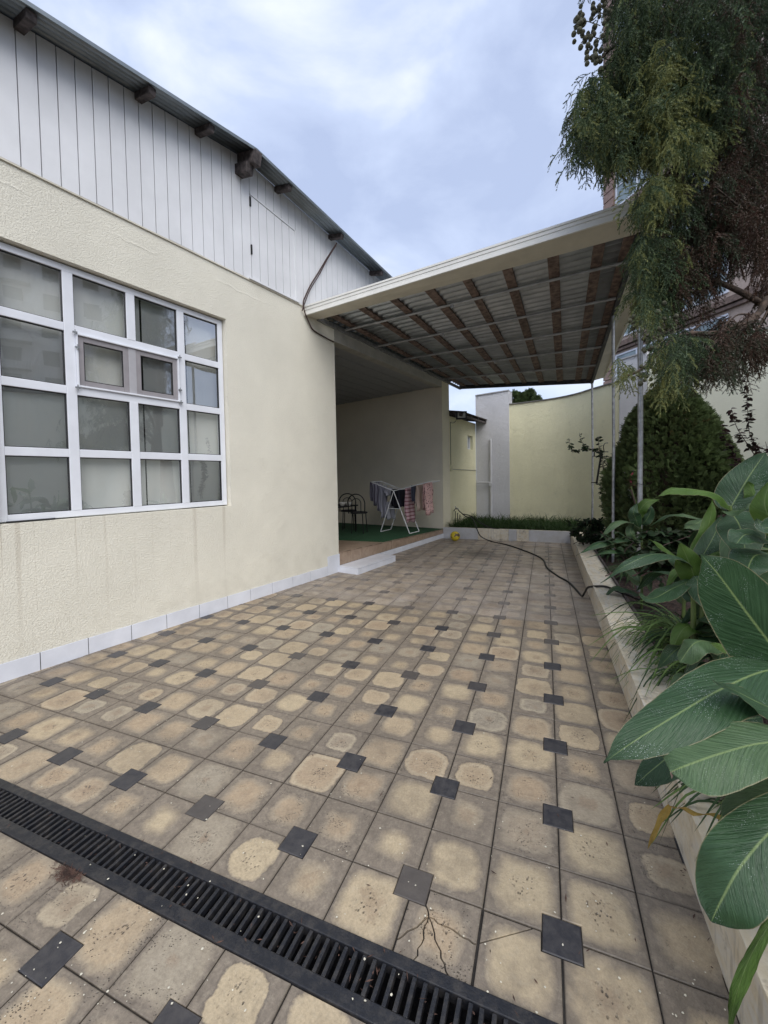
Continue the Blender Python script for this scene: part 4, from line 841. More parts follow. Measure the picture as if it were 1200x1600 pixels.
# thuja bush
def thuja_sprig():
    V, Fc, T = [], [], []
    def q(a, b, w, t):
        a, b = Vector(a), Vector(b); d = (b - a).normalized(); s_ = Vector((0, d.z, -d.y)); s_ = s_.normalized() * w if s_.length > 1e-4 else Vector((0, w, 0)); s_ += Vector((random.uniform(-.3, .3) * w, 0, 0)); k = len(V); m_ = a.lerp(b, .55)
        V.extend([a, m_ + s_, b, m_ - s_]); Fc.extend([(k, k + 1, k + 2), (k, k + 2, k + 3)]); T.extend([t - .1, t, t + .12, t])
    q((0, 0, 0), (.0, 0, .085), .004, 0)
    for i in range(1, 6):
        z = i * .014
        for sd_ in (-1, 1): l = .038 - i * .003; q((0, 0, z), (random.uniform(-.006, .006), sd_ * l * .75, z + l * .8), .0055, .05); q((0, sd_ * l * .3, z + l * .3), (random.uniform(-.006, .006), sd_ * l * .85, z + l * .35), .0045, .05)
    return np.array([tuple(v) for v in V]), np.array(Fc), np.array(T)
tp = [thuja_sprig() for _ in range(5)]
def bush(name, base, lobes, n, tintm, label, cat, sc=1., core=True, group=None):
    o = empty(name, base, label=label, cat=cat, group=group); Ps, Rs, Ts = [], [], []; tot = sum(l[3] * l[4] for l in lobes)
    for (dx, dy, z0, rr, hh) in lobes:
        for _ in range(int(n * rr * hh / tot)):
            s_ = random.random() ** .85; th = random.uniform(0, 2 * math.pi); prof = (1 - s_ ** 2.6) ** .62 if s_ > .3 else .97 - (.3 - s_) * .9
            nz = noise.noise((dx + math.cos(th) * 1.7, dy + math.sin(th) * 1.7, s_ * 5)) ; r = rr * max(.03, prof) * (1 + .16 * nz + random.gauss(0, .035)) * (1 - .22 * random.random() ** 3)
            p = Vector((base.x + dx + r * math.cos(th), base.y + dy + r * math.sin(th), base.z + z0 + s_ * hh)); Ps.append(tuple(p))
            outv = Vector((math.cos(th), math.sin(th), random.uniform(.1, 1.1))).normalized(); up = (outv + Vector((random.gauss(0, .35), random.gauss(0, .35), random.gauss(0, .3)))).normalized(); xx = up.cross(Vector((random.gauss(0, 1), random.gauss(0, 1), random.gauss(0, .4)))).normalized(); yy = up.cross(xx)
            Rs.append(np.array([[xx.x, yy.x, up.x], [xx.y, yy.y, up.y], [xx.z, yy.z, up.z]])); Ts.append(tintm + nz * .25 + random.gauss(0, .13))
    k = len(Ps); c = merged('crown', tp, np.array(Ps), np.array(Rs), rng.uniform(.7, 1.35, k) * sc, np.array(Ts), 'thuja', o); tag(c, kind='stuff')
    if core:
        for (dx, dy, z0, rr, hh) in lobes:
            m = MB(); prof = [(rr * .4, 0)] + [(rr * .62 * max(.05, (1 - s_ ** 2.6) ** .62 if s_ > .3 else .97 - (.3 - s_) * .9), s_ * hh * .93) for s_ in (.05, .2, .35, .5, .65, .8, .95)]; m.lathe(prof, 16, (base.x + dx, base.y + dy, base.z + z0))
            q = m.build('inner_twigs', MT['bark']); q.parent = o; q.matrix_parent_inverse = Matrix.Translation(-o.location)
    m = MB(); m.tube([(0, 0, -.05), (0, 0, lobes[0][4] * .5)], .05, 8); m.build('trunk', MT['bark'], o)
    return o
tbse = at(1042, 756, 6.4); tbse.z = .15
bush('thuja_bush', tbse, [(0, 0, 0, .84, 2.72), (.40, -.3, 0, .50, 2.05)], 30000, .52, 'large rounded dark evergreen bush behind the canopy posts', 'bush')
fb = at(815, 756, 26); fb.z = 0
bush('treetop', fb, [(-.45, 0, 3.5, .5, 3.2), (0, 0, 3.5, .55, 3.1), (.5, .1, 3.5, .5, 3.25), (.9, 0, 3.4, .4, 2.9)], 5000, .6, 'dark green treetops just showing over the yellow boundary wall', 'tree', sc=3.0)

# ------------------------------------------------------------------ cannas
def leaf_mesh(name, mat, mid, hw, nrm, fold=.25, ripple=.008, parent=None, n_=26, mw=10, droop=0., shape=(.62, .95), skew=0.):
    q = smooth_path(mid, max(3, n_ // (len(mid) - 1))); L = len(q); vs = []; fs = []; uv = []
    pk = shape[0] / (shape[0] + shape[1]); nm = (pk ** shape[0]) * ((1 - pk) ** shape[1]); ph = random.uniform(0, 6)
    for i, p in enumerate(q):
        s_ = i / (L - 1); t = (q[min(i + 1, L - 1)] - q[max(i - 1, 0)]).normalized(); N_ = Vector(nrm); N_ = (N_ - t * N_.dot(t)).normalized(); sd_ = t.cross(N_)
        w = hw * max(.02 if s_ > .5 else .06, (max(s_, 1e-4) ** shape[0]) * (max(1 - s_, 0) ** shape[1]) / nm)
        for j in range(mw + 1):
            x = (j / mw - .5) * 2; ax = abs(x)
            h = -fold * w * (ax ** 1.3) - droop * w * ax * ax + ripple * ax * math.sin(s_ * 13 + ph + (2 if x > 0 else 0)) * (1 if 0 < i < L - 1 else 0) + ripple * .22 * math.sin(s_ * 60 - ax * 14 + ph) * ax
            vs.append(p + sd_ * (w * x * (1 + skew * (1 if x > 0 else -1))) + N_ * h + t * (-.12 * w * ax * ax)); uv.append((.5 + x / 2, s_))
    k = mw + 1
    for i in range(L - 1):
        for j in range(mw): fs.append((i * k + j, i * k + j + 1, (i + 1) * k + j + 1, (i + 1) * k + j))
    me = bpy.data.meshes.new(name); me.from_pydata([tuple(v) for v in vs], [], fs); me.polygons.foreach_set('use_smooth', [True] * len(fs))
    ul = me.uv_layers.new(name='leaf'); li = np.empty(len(me.loops), 'i'); me.loops.foreach_get('vertex_index', li); ul.data.foreach_set('uv', np.array(uv, 'f')[li].ravel())
    o = link(name, me, None, MT[mat])
    if parent: o.parent = parent; o.matrix_parent_inverse = Matrix.Translation(-parent.location)
    return o
UPV = Vector((0, 0, 1))
def pxleaf(par, mat, px, hwpx, k=(.6, .6, 0, 0), **kw):                 # px: (u, v, depth) from base to tip
    mid = [at(*p) for p in px]; c = at(*px[len(px) // 2]); dep = px[len(px) // 2][2]; nrm = (CP - c).normalized() * k[0] + UPV * k[1] + CR * k[2] + CF * k[3]
    return leaf_mesh('leaf', mat, mid, hwpx * dep / F_PX, nrm, parent=par, **kw)
def canna(base, label, stems=1, **kw):
    o = empty('canna_plant', base, label=label, cat='plant'); return o
def stem(par, pts, r0=.014, r1=.007):
    q = smooth_path(pts, 5); m = MB(); m.tube(q, [r0 + (r1 - r0) * i / (len(q) - 1) for i in range(len(q))], 8); o = m.build('stem', MT['stem']); o.parent = par; o.matrix_parent_inverse = Matrix.Translation(-par.location)
def soil_at(u, dep, z=.15): p = at(u, 756, dep); p.z = z; return p
def filler(par, c, n, zr_, L=(.22, .40), mat=('canna', 'canna', 'canna_pale'), az=None):
    for i in range(n):
        a = random.uniform(0, 6.283) if az is None else random.uniform(*az); z = random.uniform(*zr_); l = random.uniform(*L); d = Vector((math.cos(a), math.sin(a), 0)); b = Vector((c.x, c.y, z)) + d * .02; up = random.uniform(.2, .75)
        mid = [b, b + d * l * .35 + UPV * l * up * .45, b + d * l * .72 + UPV * l * up * .5, b + d * l + UPV * l * (up * .4 - .3)]
        leaf_mesh('leaf', random.choice(mat), mid, l * random.uniform(.16, .24), UPV * .8 - d * .3 + Vector((random.gauss(0, .25), random.gauss(0, .25), 0)), parent=par, n_=15, mw=6, fold=.3)
# nearest plant: three great leaves reaching in from the right edge
c1 = soil_at(1300, 1.25); p1 = canna(c1, 'canna with the largest glossy dark leaves, nearest on the right edge')
stem(p1, [c1, c1 + Vector((-.02, 0, .45)), c1 + Vector((-.03, 0, .95))], .018, .008)
pxleaf(p1, 'canna', [(1290, 1110, 1.28), (1215, 1020, 1.25), (1165, 955, 1.22), (1122, 897, 1.2), (1095, 866, 1.2)], 60, (.9, .25, .1, 0), fold=.10, ripple=.006, shape=(.6, 1.05))
pxleaf(p1, 'canna', [(1290, 1045, 1.30), (1205, 1046, 1.2), (1130, 1075, 1.12), (1055, 1118, 1.06), (985, 1162, 1.03), (943, 1192, 1.02)], 50, (.6, .8, -.1, -.1), fold=.22, ripple=.008, shape=(.62, 1.12))
pxleaf(p1, 'canna', [(1300, 1190, 1.12), (1240, 1128, 1.08), (1170, 1090, 1.05), (1113, 1062, 1.04)], 30, (.5, .8, 0, 0), fold=.18, shape=(.5, .8))
pxleaf(p1, 'canna', [(1190, 1120, 1.35), (1130, 1132, 1.3), (1065, 1168, 1.28), (1020, 1202, 1.26), (992, 1227, 1.25)], 33, (.6, .7, 0, 0), fold=.35)
# lower near plant
c2 = soil_at(1330, 1.2); p2 = canna(c2, 'canna with paler broad leaves and red leaf tip, lowest on the right edge')
stem(p2, [c2, c2 + Vector((-.02, 0, .5)), c2 + Vector((-.02, 0, .8))], .018, .009)
pxleaf(p2, 'canna_pale', [(1310, 1160, 1.0), (1200, 1160, .98), (1130, 1176, .97), (1075, 1195, .97), (1047, 1206, .97)], 46, (.7, .7, 0, 0), fold=.18, ripple=.006, shape=(.5, .38))
pxleaf(p2, 'canna', [(1300, 1235, .95), (1215, 1290, .90), (1160, 1350, .87), (1128, 1405, .86), (1111, 1440, .86)], 50, (.85, .35, 0, 0), fold=.25, ripple=.006, shape=(.5, .55))
pxleaf(p2, 'canna_pale', [(1290, 1215, 1.05), (1210, 1235, 1.03), (1165, 1255, 1.02), (1137, 1290, 1.02)], 28, (.6, .5, -.3, 0), fold=.4, shape=(.5, .4))
pxleaf(p2, 'canna_bright', [(1290, 1350, .85), (1230, 1410, .82), (1180, 1480, .80), (1150, 1555, .79), (1135, 1630, .79)], 9, (.6, .5, -.4, 0), fold=.4, shape=(.2, .4))
m = MB(); q = at(1047, 1207, .968); m.add([q, q + CR * .012 + CU * .004, q + CR * .004 - CU * .016], [(0, 1, 2)]); tb(m, 'withered_tip', 'nb_cornice', p2)
filler(p2, at(1230, 756, 1.15), 7, (.32, .62), (.22, .34), ('canna',))
# upright plant further back at the right edge
c3 = soil_at(1155, 2.15); p3 = canna(c3, 'tall upright canna with spotted pointed leaf against the garden wall')
stem(p3, [c3, c3 + Vector((0, 0, .7)), at(1140, 790, 2.15)], .02, .01); 
pxleaf(p3, 'canna', [(1138, 800, 2.15), (1152, 775, 2.14), (1172, 742, 2.12), (1196, 707, 2.1)], 30, (.85, .2, 0, 0), fold=.15, shape=(.5, .7))
pxleaf(p3, 'canna_bright', [(1142, 797, 2.14), (1125, 775, 2.1), (1090, 765, 2.05), (1055, 764, 2.0), (1022, 779, 2.0)], 11, (.5, .5, 0, 0), fold=.6)
pxleaf(p3, 'canna', [(1142, 800, 2.14), (1155, 820, 2.08), (1163, 850, 2.05), (1164, 885, 2.03)], 30, (.9, .1, 0, 0), fold=.12)
pxleaf(p3, 'canna_bright', [(1190, 805, 2.1), (1183, 785, 2.1), (1176, 768, 2.1), (1169, 752, 2.1)], 15, (.8, .2, .3, 0), fold=.4)
pxleaf(p3, 'canna_bright', [(1225, 850, 1.9), (1200, 805, 1.9), (1195, 780, 1.9), (1205, 750, 1.9)], 22, (.8, .2, -.3, 0), fold=.5)
pxleaf(p3, 'canna_pale', [(1128, 798, 2.1), (1145, 800, 2.05), (1168, 792, 2.0), (1187, 782, 2.0)], 7, (.4, .8, 0, 0), fold=.3)
pxleaf(p3, 'canna', [(1235, 800, 1.8), (1215, 815, 1.75), (1195, 825, 1.7), (1182, 810, 1.7)], 20, (.6, .7, 0, 0), fold=.2)
pxleaf(p3, 'canna', [(1210, 850, 1.85), (1185, 838, 1.8), (1165, 835, 1.75), (1150, 850, 1.72)], 22, (.7, .5, 0, 0), fold=.15, shape=(.4, .4))
pxleaf(p3, 'canna', [(1200, 865, 1.9), (1180, 868, 1.8), (1170, 885, 1.75), (1168, 906, 1.72)], 30, (.8, .3, 0, 0), fold=.15)
filler(p3, c3, 8, (.35, .95)); filler(p3, soil_at(1230, 1.9), 8, (.4, 1.2), (.3, .5))
# middle plant
c4 = soil_at(1085, 2.50); p4 = canna(c4, 'canna with upright bright green centre leaves in the middle of the bed')
stem(p4, [c4, c4 + Vector((0, 0, .5)), at(1082, 905, 2.50)], .02, .01); stem(p4, [c4, c4 + Vector((.05, 0, .7)), at(1085, 870, 2.44)], .016, .01)
pxleaf(p4, 'canna_bright', [(1080, 878, 2.50), (1092, 855, 2.50), (1104, 830, 2.50), (1112, 800, 2.50), (1113, 778, 2.50)], 10, (.8, .1, .4, 0), fold=.3)
pxleaf(p4, 'canna', [(1088, 885, 2.46), (1103, 860, 2.44), (1118, 832, 2.44), (1128, 803, 2.44)], 16, (.85, .1, -.2, 0), fold=.25)
pxleaf(p4, 'canna_bright', [(1088, 915, 2.38), (1082, 893, 2.35), (1073, 870, 2.34), (1063, 848, 2.34)], 20, (.85, .2, .2, 0), fold=.3)
pxleaf(p4, 'canna_bright', [(1085, 895, 2.44), (1062, 875, 2.38), (1040, 857, 2.38), (1012, 842, 2.40)], 6, (.5, .7, 0, 0), fold=.5)
pxleaf(p4, 'canna', [(1080, 885, 2.38), (1060, 870, 2.26), (1020, 866, 2.20), (975, 885, 2.17), (938, 911, 2.20)], 14, (.4, .9, 0, 0), fold=.3)
pxleaf(p4, 'canna_bright', [(1092, 885, 2.38), (1115, 868, 2.32), (1140, 855, 2.32), (1165, 852, 2.34)], 7, (.4, .9, 0, 0), fold=.4)
pxleaf(p4, 'canna', [(1082, 905, 2.38), (1050, 920, 2.26), (1020, 935, 2.20), (998, 928, 2.20)], 15, (.5, .9, 0, 0), fold=.2)
pxleaf(p4, 'canna', [(1085, 900, 2.32), (1095, 915, 2.26), (1108, 940, 2.20), (1118, 965, 2.17)], 20, (.8, .4, 0, 0), fold=.15)
pxleaf(p4, 'canna_pale', [(1130, 1020, 1.95), (1110, 1003, 1.89), (1085, 1005, 1.83), (1062, 1035, 1.83)], 20, (.5, .8, -.2, 0), fold=.5, shape=(.5, .4))
pxleaf(p4, 'canna_bright', [(1230, 1070, 1.71), (1195, 1040, 1.71), (1150, 1018, 1.73), (1110, 1005, 1.77)], 15, (.5, .7, 0, 0), fold=.3)
filler(p4, c4, 12, (.3, .75), (.26, .44), az=(-1.2, 1.6))
for lab, (u_, d_), n__, zz_, mm_ in (('leafy canna between the thick post and the middle cannas', (1068, 3.5), 14, (.30, .85), ('canna', 'canna_pale', 'canna')), 
                                     ('dark canna deep in the bed below the spotted pointed leaf', (1125, 2.6), 18, (.35, 1.05), ('canna', 'canna', 'canna_bright')), ('dense canna at the right edge under the tall upright one', (1190, 2.4), 18, (.4, 1.1), ('canna', 'canna_pale'))):
    c_ = soil_at(u_, d_); q_ = canna(c_, lab); stem(q_, [c_, c_ + Vector((.01, 0, .4)), c_ + Vector((0, .02, .9 * zz_[1]))], .016, .008); filler(q_, c_, n__, zz_, (.28, .50), mm_)
# far left plant with the red flower spike
c5 = soil_at(1003, 4.12); p5 = canna(c5, 'slim canna carrying a red flower spike beside the thick canopy post')
stem(p5, [c5, soil_at(1003, 4.12, .8), at(998, 805, 4.12), at(993, 785, 4.11), at(986, 760, 4.08)], .013, .006)
pxleaf(p5, 'canna_bright', [(998, 812, 4.12), (1000, 797, 4.08), (1012, 784, 4.05), (1031, 780, 4.05)], 9, (.7, .4, 0, 0), fold=.3)
pxleaf(p5, 'canna', [(998, 825, 4.12), (993, 810, 4.08), (990, 800, 4.05), (996, 785, 4.05)], 9, (.9, .1, 0, 0), fold=.2)
pxleaf(p5, 'canna', [(1003, 820, 4.12), (1010, 812, 4.08), (1016, 800, 4.05), (1014, 786, 4.05)], 8, (.9, .1, 0, 0), fold=.2)
pxleaf(p5, 'canna_pale', [(1002, 832, 4.12), (988, 818, 3.90), (965, 815, 3.75), (937, 843, 3.75)], 9, (.4, .9, 0, 0), fold=.25)
pxleaf(p5, 'canna', [(1005, 845, 4.12), (975, 842, 3.75), (940, 848, 3.60), (900, 868, 3.60)], 10, (.4, .9, 0, 0), fold=.25)
pxleaf(p5, 'canna', [(1010, 866, 4.05), (985, 860, 3.75), (955, 861, 3.60), (916, 871, 3.60)], 7, (.4, .9, 0, 0), fold=.3)
pxleaf(p5, 'canna_pale', [(1015, 822, 4.05), (1040, 806, 3.90), (1065, 804, 3.75), (1102, 812, 3.75)], 7, (.4, .9, 0, 0), fold=.3)
pxleaf(p5, 'canna_pale', [(1100, 810, 3.90), (1088, 818, 3.82), (1078, 822, 3.75), (1068, 826, 3.75)], 12, (.6, .7, 0, 0), fold=.2)
pxleaf(p5, 'canna_pale', [(1000, 850, 4.05), (990, 838, 3.90), (985, 828, 3.90), (990, 816, 3.90)], 8, (.9, .1, .3, 0), fold=.4)
filler(p5, c5, 7, (.3, .65), (.2, .34)); filler(p5, soil_at(1040, 4.05), 6, (.4, .9), (.2, .3))
MT['petal'] = simple('red_petal', (.20, .015, .03), .5, var=.2)
m = MB()
for i in range(14):
    b = at(986 + random.gauss(0, 1.5), 755 + random.gauss(0, 5), 4.08); d = Vector((random.gauss(0, 1), random.gauss(0, 1), random.uniform(-.3, 1.2))).normalized() * .05; s_ = d.cross(UPV).normalized() * .010; m.add([b - s_ * .4, b + d * .5 + s_, b + d, b + d * .5 - s_], [(0, 1, 2, 3)])
tag(tb(m, 'flower', 'petal', p5), kind='stuff')
m = MB(); m.tube(smooth_path([at(998, 805, 4.11), at(992, 785, 4.10), at(986, 765, 4.08)], 4), .007, 6); tb(m, 'flower_stalk', 'twig', p5)

# ------------------------------------------------------------------ strap-leaved clumps
def clump(c, n, label, az, L, w=.006, mats=('blade', 'blade', 'blade_dark'), hmul=1., parts=True, lean=.0, zend=None):
    o = empty('strap_leaf_clump', c, label=label, cat='plant')
    for i in range(n):
        a = random.uniform(*az); l = random.uniform(*L); d = Vector((math.cos(a), math.sin(a), 0)); up = random.uniform(.25, .9) * hmul; b = c + Vector((random.gauss(0, .035), random.gauss(0, .045), 0))
        e = l * random.uniform(.1, .75); mid = [b, b + d * l * .25 + UPV * l * up * .6, b + d * l * .62 + UPV * l * up * .65, b + d * l + UPV * (l * up * .65 - e)]
        leaf_mesh('leaf', random.choice(mats), mid, w * random.uniform(.7, 1.3), UPV - d * .3 + Vector((random.gauss(0, .3), random.gauss(0, .3), 0)), parent=o, n_=12, mw=2, fold=.5, ripple=0, shape=(.15, .6))
    return o
clump(G(1068, 1022, .24) + Vector((.05, 0, 0)), 110, 'grassy clump of arching strap leaves spilling over the kerb halfway along', (2.1, 4.5), (.34, .68), .0075, hmul=.85)
k2 = clump(G(1160, 1262, .25) + Vector((.03, .0, 0)), 60, 'grassy clump under the big leaves with one folded yellow blade', (2.0, 4.4), (.18, .40), .007, ('blade_dark', 'blade_dark', 'blade'), .8)
leaf_mesh('leaf', 'blade_yellow', [at(1140, 1280, 1.45), at(1090, 1270, 1.43), at(1048, 1259, 1.42)], .008, UPV, parent=k2, n_=10, mw=2, shape=(.1, .1)); leaf_mesh('leaf', 'blade_yellow', [at(1047, 1259, 1.42), at(1030, 1285, 1.42), at(1012, 1327, 1.42)], .011, CR * -.4 - CF + UPV * .5, parent=k2, n_=10, mw=2, shape=(.1, .6))
clump(G(1105, 1075, .24), 70, 'grassy clump of long strap leaves hanging over the kerb below the largest leaf', (2.0, 4.4), (.26, .52), .0065, hmul=.8)
clump(G(1150, 1000, .24), 30, 'grassy clump in shade beneath the middle cannas', (1.5, 5.0), (.2, .4), .006, ('blade', 'blade_dark'))
clump(soil_at(960, 6.5, .2), 60, 'low dark clump of strap leaves at the corner of the kerbs', (0, 6.28), (.2, .42), .010, ('blade_dark',), .8)
clump(soil_at(985, 5.2, .2), 50, 'low dark clump of strap leaves between the two thinner posts', (0, 6.28), (.2, .42), .009, ('blade_dark',), .8)
clump(soil_at(1010, 3.6, .2) + Vector((.25, 0, 0)), 30, 'low clump of dark strap leaves right of the thick post base', (0, 6.28), (.15, .3), .008, ('blade_dark', 'blade'), .8)
# far grass bed
V, Fc, T = [], [], []
def blade_proto():
    V, Fc, T = [], [], []; l = random.uniform(.8, 1.1); bend = random.uniform(.3, .9); w = .022
    for i in range(5):
        s_ = i / 4; x = bend * s_ ** 1.6 * l; z = l * (s_ - .45 * bend * s_ ** 3); ww = w * (1 - s_) ** .6 + .001; V += [(x, -ww, z), (x, ww, z)]; T += [s_ * .3] * 2
    for i in range(4): a = 2 * i; Fc += [(a, a + 1, a + 3), (a, a + 3, a + 2)]
    return np.array(V), np.array(Fc), np.array(T)
bp = [blade_proto() for _ in range(7)]; un = pd.normalized(); vn = Vector((-un.y, un.x, 0)); Pp = []; Ss = []; Tt = []
for _ in range(420):
    cx, cy = random.uniform(.15, 3.25), random.uniform(.16, 1.9) ; 
    c = PL + un * cx + vn * cy
    tall = random.uniform(.75, 1.25)
    for _ in range(15): q = c + Vector((random.gauss(0, .05), random.gauss(0, .05), 0)); Pp.append((q.x, q.y, .19)); Ss.append(random.uniform(.17, .34) * tall); Tt.append(random.uniform(0, .5))
Pp = np.array(Pp); o = merged('bed_grass', bp, Pp, rotmats(len(Pp), .30), np.array(Ss), np.array(Tt), 'grass', None); tag(o, 'dark green tufted grass filling the bed at the far wall', 'grass', kind='stuff')

# ------------------------------------------------------------------ loose shrubs
def shrub(name, base, label, stems, dep, ls, n_per, tint, cat='shrub', mat='small_leaf'):
    o = empty(name, base, label=label, cat=cat); V, Fc, T = [], [], []
    for st in stems:
        q = smooth_path([at(u, v, dep + random.gauss(0, .05)) if not isinstance(u, Vector) else u for u, v in st], 6); m = MB(); m.tube(q, [.006 + (.0025 - .006) * i / (len(q) - 1) for i in range(len(q))], 5); tb(m, 'branch', 'twig', o)
        for i in range(int(n_per * (q[0] - q[-1]).length)):
            s_ = random.uniform(.12, 1); k = s_ * (len(q) - 1); a = q[int(k)].lerp(q[min(int(k) + 1, len(q) - 1)], k % 1); d = Vector((random.gauss(0, 1), random.gauss(0, 1), random.uniform(-.5, .5))).normalized(); l = ls * random.uniform(.6, 1.2); nn = (UPV + Vector((random.gauss(0, .6), random.gauss(0, .6), 0))).normalized(); sd_ = d.cross(nn).normalized() * l * .28; k0 = len(V); dr = UPV * (-l * random.uniform(0, .35))
            V += [a, a + d * l * .35 + sd_, a + d * l * .35 - sd_, a + d * l * .75 + sd_ * .75 + dr * .4, a + d * l * .75 - sd_ * .75 + dr * .4, a + d * l + dr]; Fc += [(k0, k0 + 1, k0 + 2), (k0 + 1, k0 + 3, k0 + 4), (k0 + 1, k0 + 4, k0 + 2), (k0 + 3, k0 + 5, k0 + 4)]; T += [tint + random.gauss(0, .15)] * 6
    me = bpy.data.meshes.new('foliage'); me.from_pydata([tuple(v) for v in V], [], Fc); a = me.attributes.new('tint', 'FLOAT', 'POINT'); a.data.foreach_set('value', np.clip(np.array(T, 'f'), 0, 1)); q = link('foliage', me, None, MT[mat]); q.parent = o; q.matrix_parent_inverse = Matrix.Translation(-o.location); tag(q, kind='stuff')
    return o
b_ = soil_at(952, 7.6, .2)
shrub('rose_bush', b_, 'thin straggly rose bush with arching stems around the far canopy posts', [[(952, 840), (949, 790), (944, 740), (938, 705), (915, 702), (894, 704), (889, 686)], [(938, 706), (918, 700), (908, 688), (905, 676)], [(944, 740), (938, 710), (935, 690), (936, 682)], [(949, 800), (943, 775), (938, 755)], [(952, 830), (955, 780), (950, 740), (947, 712)], [(950, 800), (960, 760), (968, 735), (955, 715)]], 7.6, .085, 60, .75)
b_ = soil_at(1165, 5.0, .2)
shrub('loose_shrub', b_, 'airy shrub with long bare stems and small purple brown leaves against the pale wall', [[(1195, 800), (1188, 712), (1172, 680), (1168, 640), (1166, 596)], [(1192, 730), (1165, 690), (1150, 665), (1143, 638)], [(1170, 770), (1150, 715), (1135, 690), (1126, 664)], [(1210, 780), (1205, 730), (1196, 690)], [(1160, 780), (1150, 740), (1148, 715)], [(1200, 800), (1195, 760), (1205, 720)], [(1215, 800), (1190, 770), (1180, 740)]], 5.0, .075, 68, .2)
b_ = soil_at(1185, 3.2, .2)
shrub('loose_shrub', b_, 'low dense purple leaved shrub behind the tall upright canna', [[(1180 + random.gauss(0, 25), 850), (1185 + random.gauss(0, 22), 810), (1188 + random.gauss(0, 22), 765)] for _ in range(12)], 3.2, .06, 130, .15)
b_ = soil_at(935, 6.8, .2)
shrub('ground_cover', b_, 'low leafy ground cover at the foot of the farthest post', [[(935 + random.gauss(0, 22), 850), (935 + random.gauss(0, 20), 835), (940 + random.gauss(0, 20), 812)] for _ in range(24)], 7.2, .075, 150, .8, cat='ground cover')
shrub('ground_cover', soil_at(1060, 3.4, .2), 'low dark foliage under the cannas at the foot of the evergreen bush', [[(1060 + random.gauss(0, 45), 900), (1060 + random.gauss(0, 45), 870), (1060 + random.gauss(0, 45), 830)] for _ in range(40)], 3.6, .08, 110, .8, cat='ground cover')

# ------------------------------------------------------------------ hose, tap, ball, bracket
hz = .013
hp = [H(8.98, .05, .62), H(8.98, .13, .70), H(9.0, .2, .62)] + [at(728, 807, 10.2), at(738, 810, 9.8)] + [G(746, 828, .285) + Vector((0, -.02, 0)), G(752, 838, .12) + Vector((0, -.03, 0))] + [G(u, v, hz) for u, v in ((768, 846), (795, 852), (829, 864), (848, 874), (855, 887), (872, 900), (888, 909), (900, 921), (909, 931))]
hp += [G(914, 925, .10), G(922, 918, .20) + Vector((-.02, 0, 0)), G(934, 916, .285), G(948, 917, .285), G(970, 926, .30), G(985, 931, .23), G(1000, 938, .2), G(1030, 950, .2)]
m = MB(); m.tube(smooth_path(hp, 8), .0125, 8); tag(m.build('garden_hose', MT['rubber']), 'black garden hose snaking from the far tap over the tiles into the flower bed', 'hose')
m = MB(); m.tube(smooth_path([at(722, 803, 10.3), at(735, 806, 10.1), at(748, 815, 9.9), at(765, 824, 9.8), at(785, 828, 9.7)], 6), .012, 7); tag(m.build('garden_hose', MT['rubber']), 'second short black hose lying on the grass bed near the tap', 'hose')
m = MB()
for i in range(3): q = H(8.95 + i * .08, .10 + .03 * i); m.tube([q + Vector((0, 0, .1)), q + Vector((.01, 0, .62 - .05 * i))], .012, 6)
tp_ = tag(m.build('standpipe', MT['black_metal']), 'dark standpipe with tap against the stained outbuilding wall', 'tap')
m = MB(); q = H(8.98, .12, .68); m.tube([q, q + Vector((.06, -.03, .01))], .016, 8); m.tube([q + Vector((0, 0, -.02)), q + Vector((-.02, 0, .07))], .010, 6); o = m.build('tap', MT['galv']); o.parent = tp_
def _ball():
    m = Mat('ball_yellow', (.62, .48, .03), .45); v = m.coord('Object'); n = m.noise(v, 9, 2); c = m.mix(m.ramp(n, .52, .56), (.60, .46, .03), (.08, .05, .03)); m.base(c); return m.m
m = MB(); r = .115; m.lathe([(.002, -r)] + [(r * math.cos(a), r * math.sin(a)) for a in np.linspace(-1.45, 1.45, 14)] + [(.002, r)], 24); o = m.build('ball', _ball()); o.location = G(711.5, 845, 0) + Vector((.0, -.02, r)); tag(o, 'small worn yellow ball lying by the corner of the far kerb', 'ball')
br = empty('wall_bracket', (.93, 8.4, 2.2), label='black metal frame with a slanting rod fixed between the two thinner posts', cat='bracket')
def brp(m, name): o = m.build(name, MT['black_metal']); o.parent = br; o.matrix_parent_inverse = Matrix.Translation(-br.location)
D0 = 8.2
m = MB(); m.bar(at(926, 706, D0), at(950, 706, D0), .03, .012); m.bar(at(926, 713, D0), at(950, 713, D0), .03, .012); brp(m, 'crossbar')
m = MB(); m.bar(at(928, 710, D0), at(929, 710, D0), .03, .08); m.bar(at(937, 709.5, D0), at(941, 709.5, D0), .05, .08); brp(m, 'plate')
m = MB(); m.bar(at(939, 713, D0), at(932, 756, D0), .035, .02); brp(m, 'rod')
m = MB(); m.bar(at(924, 754, D0), at(934, 754, D0), .02, .02); m.tube(smooth_path([at(944, 706, D0), at(943, 698, D0), at(945, 693, D0), at(950, 692, D0)], 4), .008, 6); brp(m, 'hook')
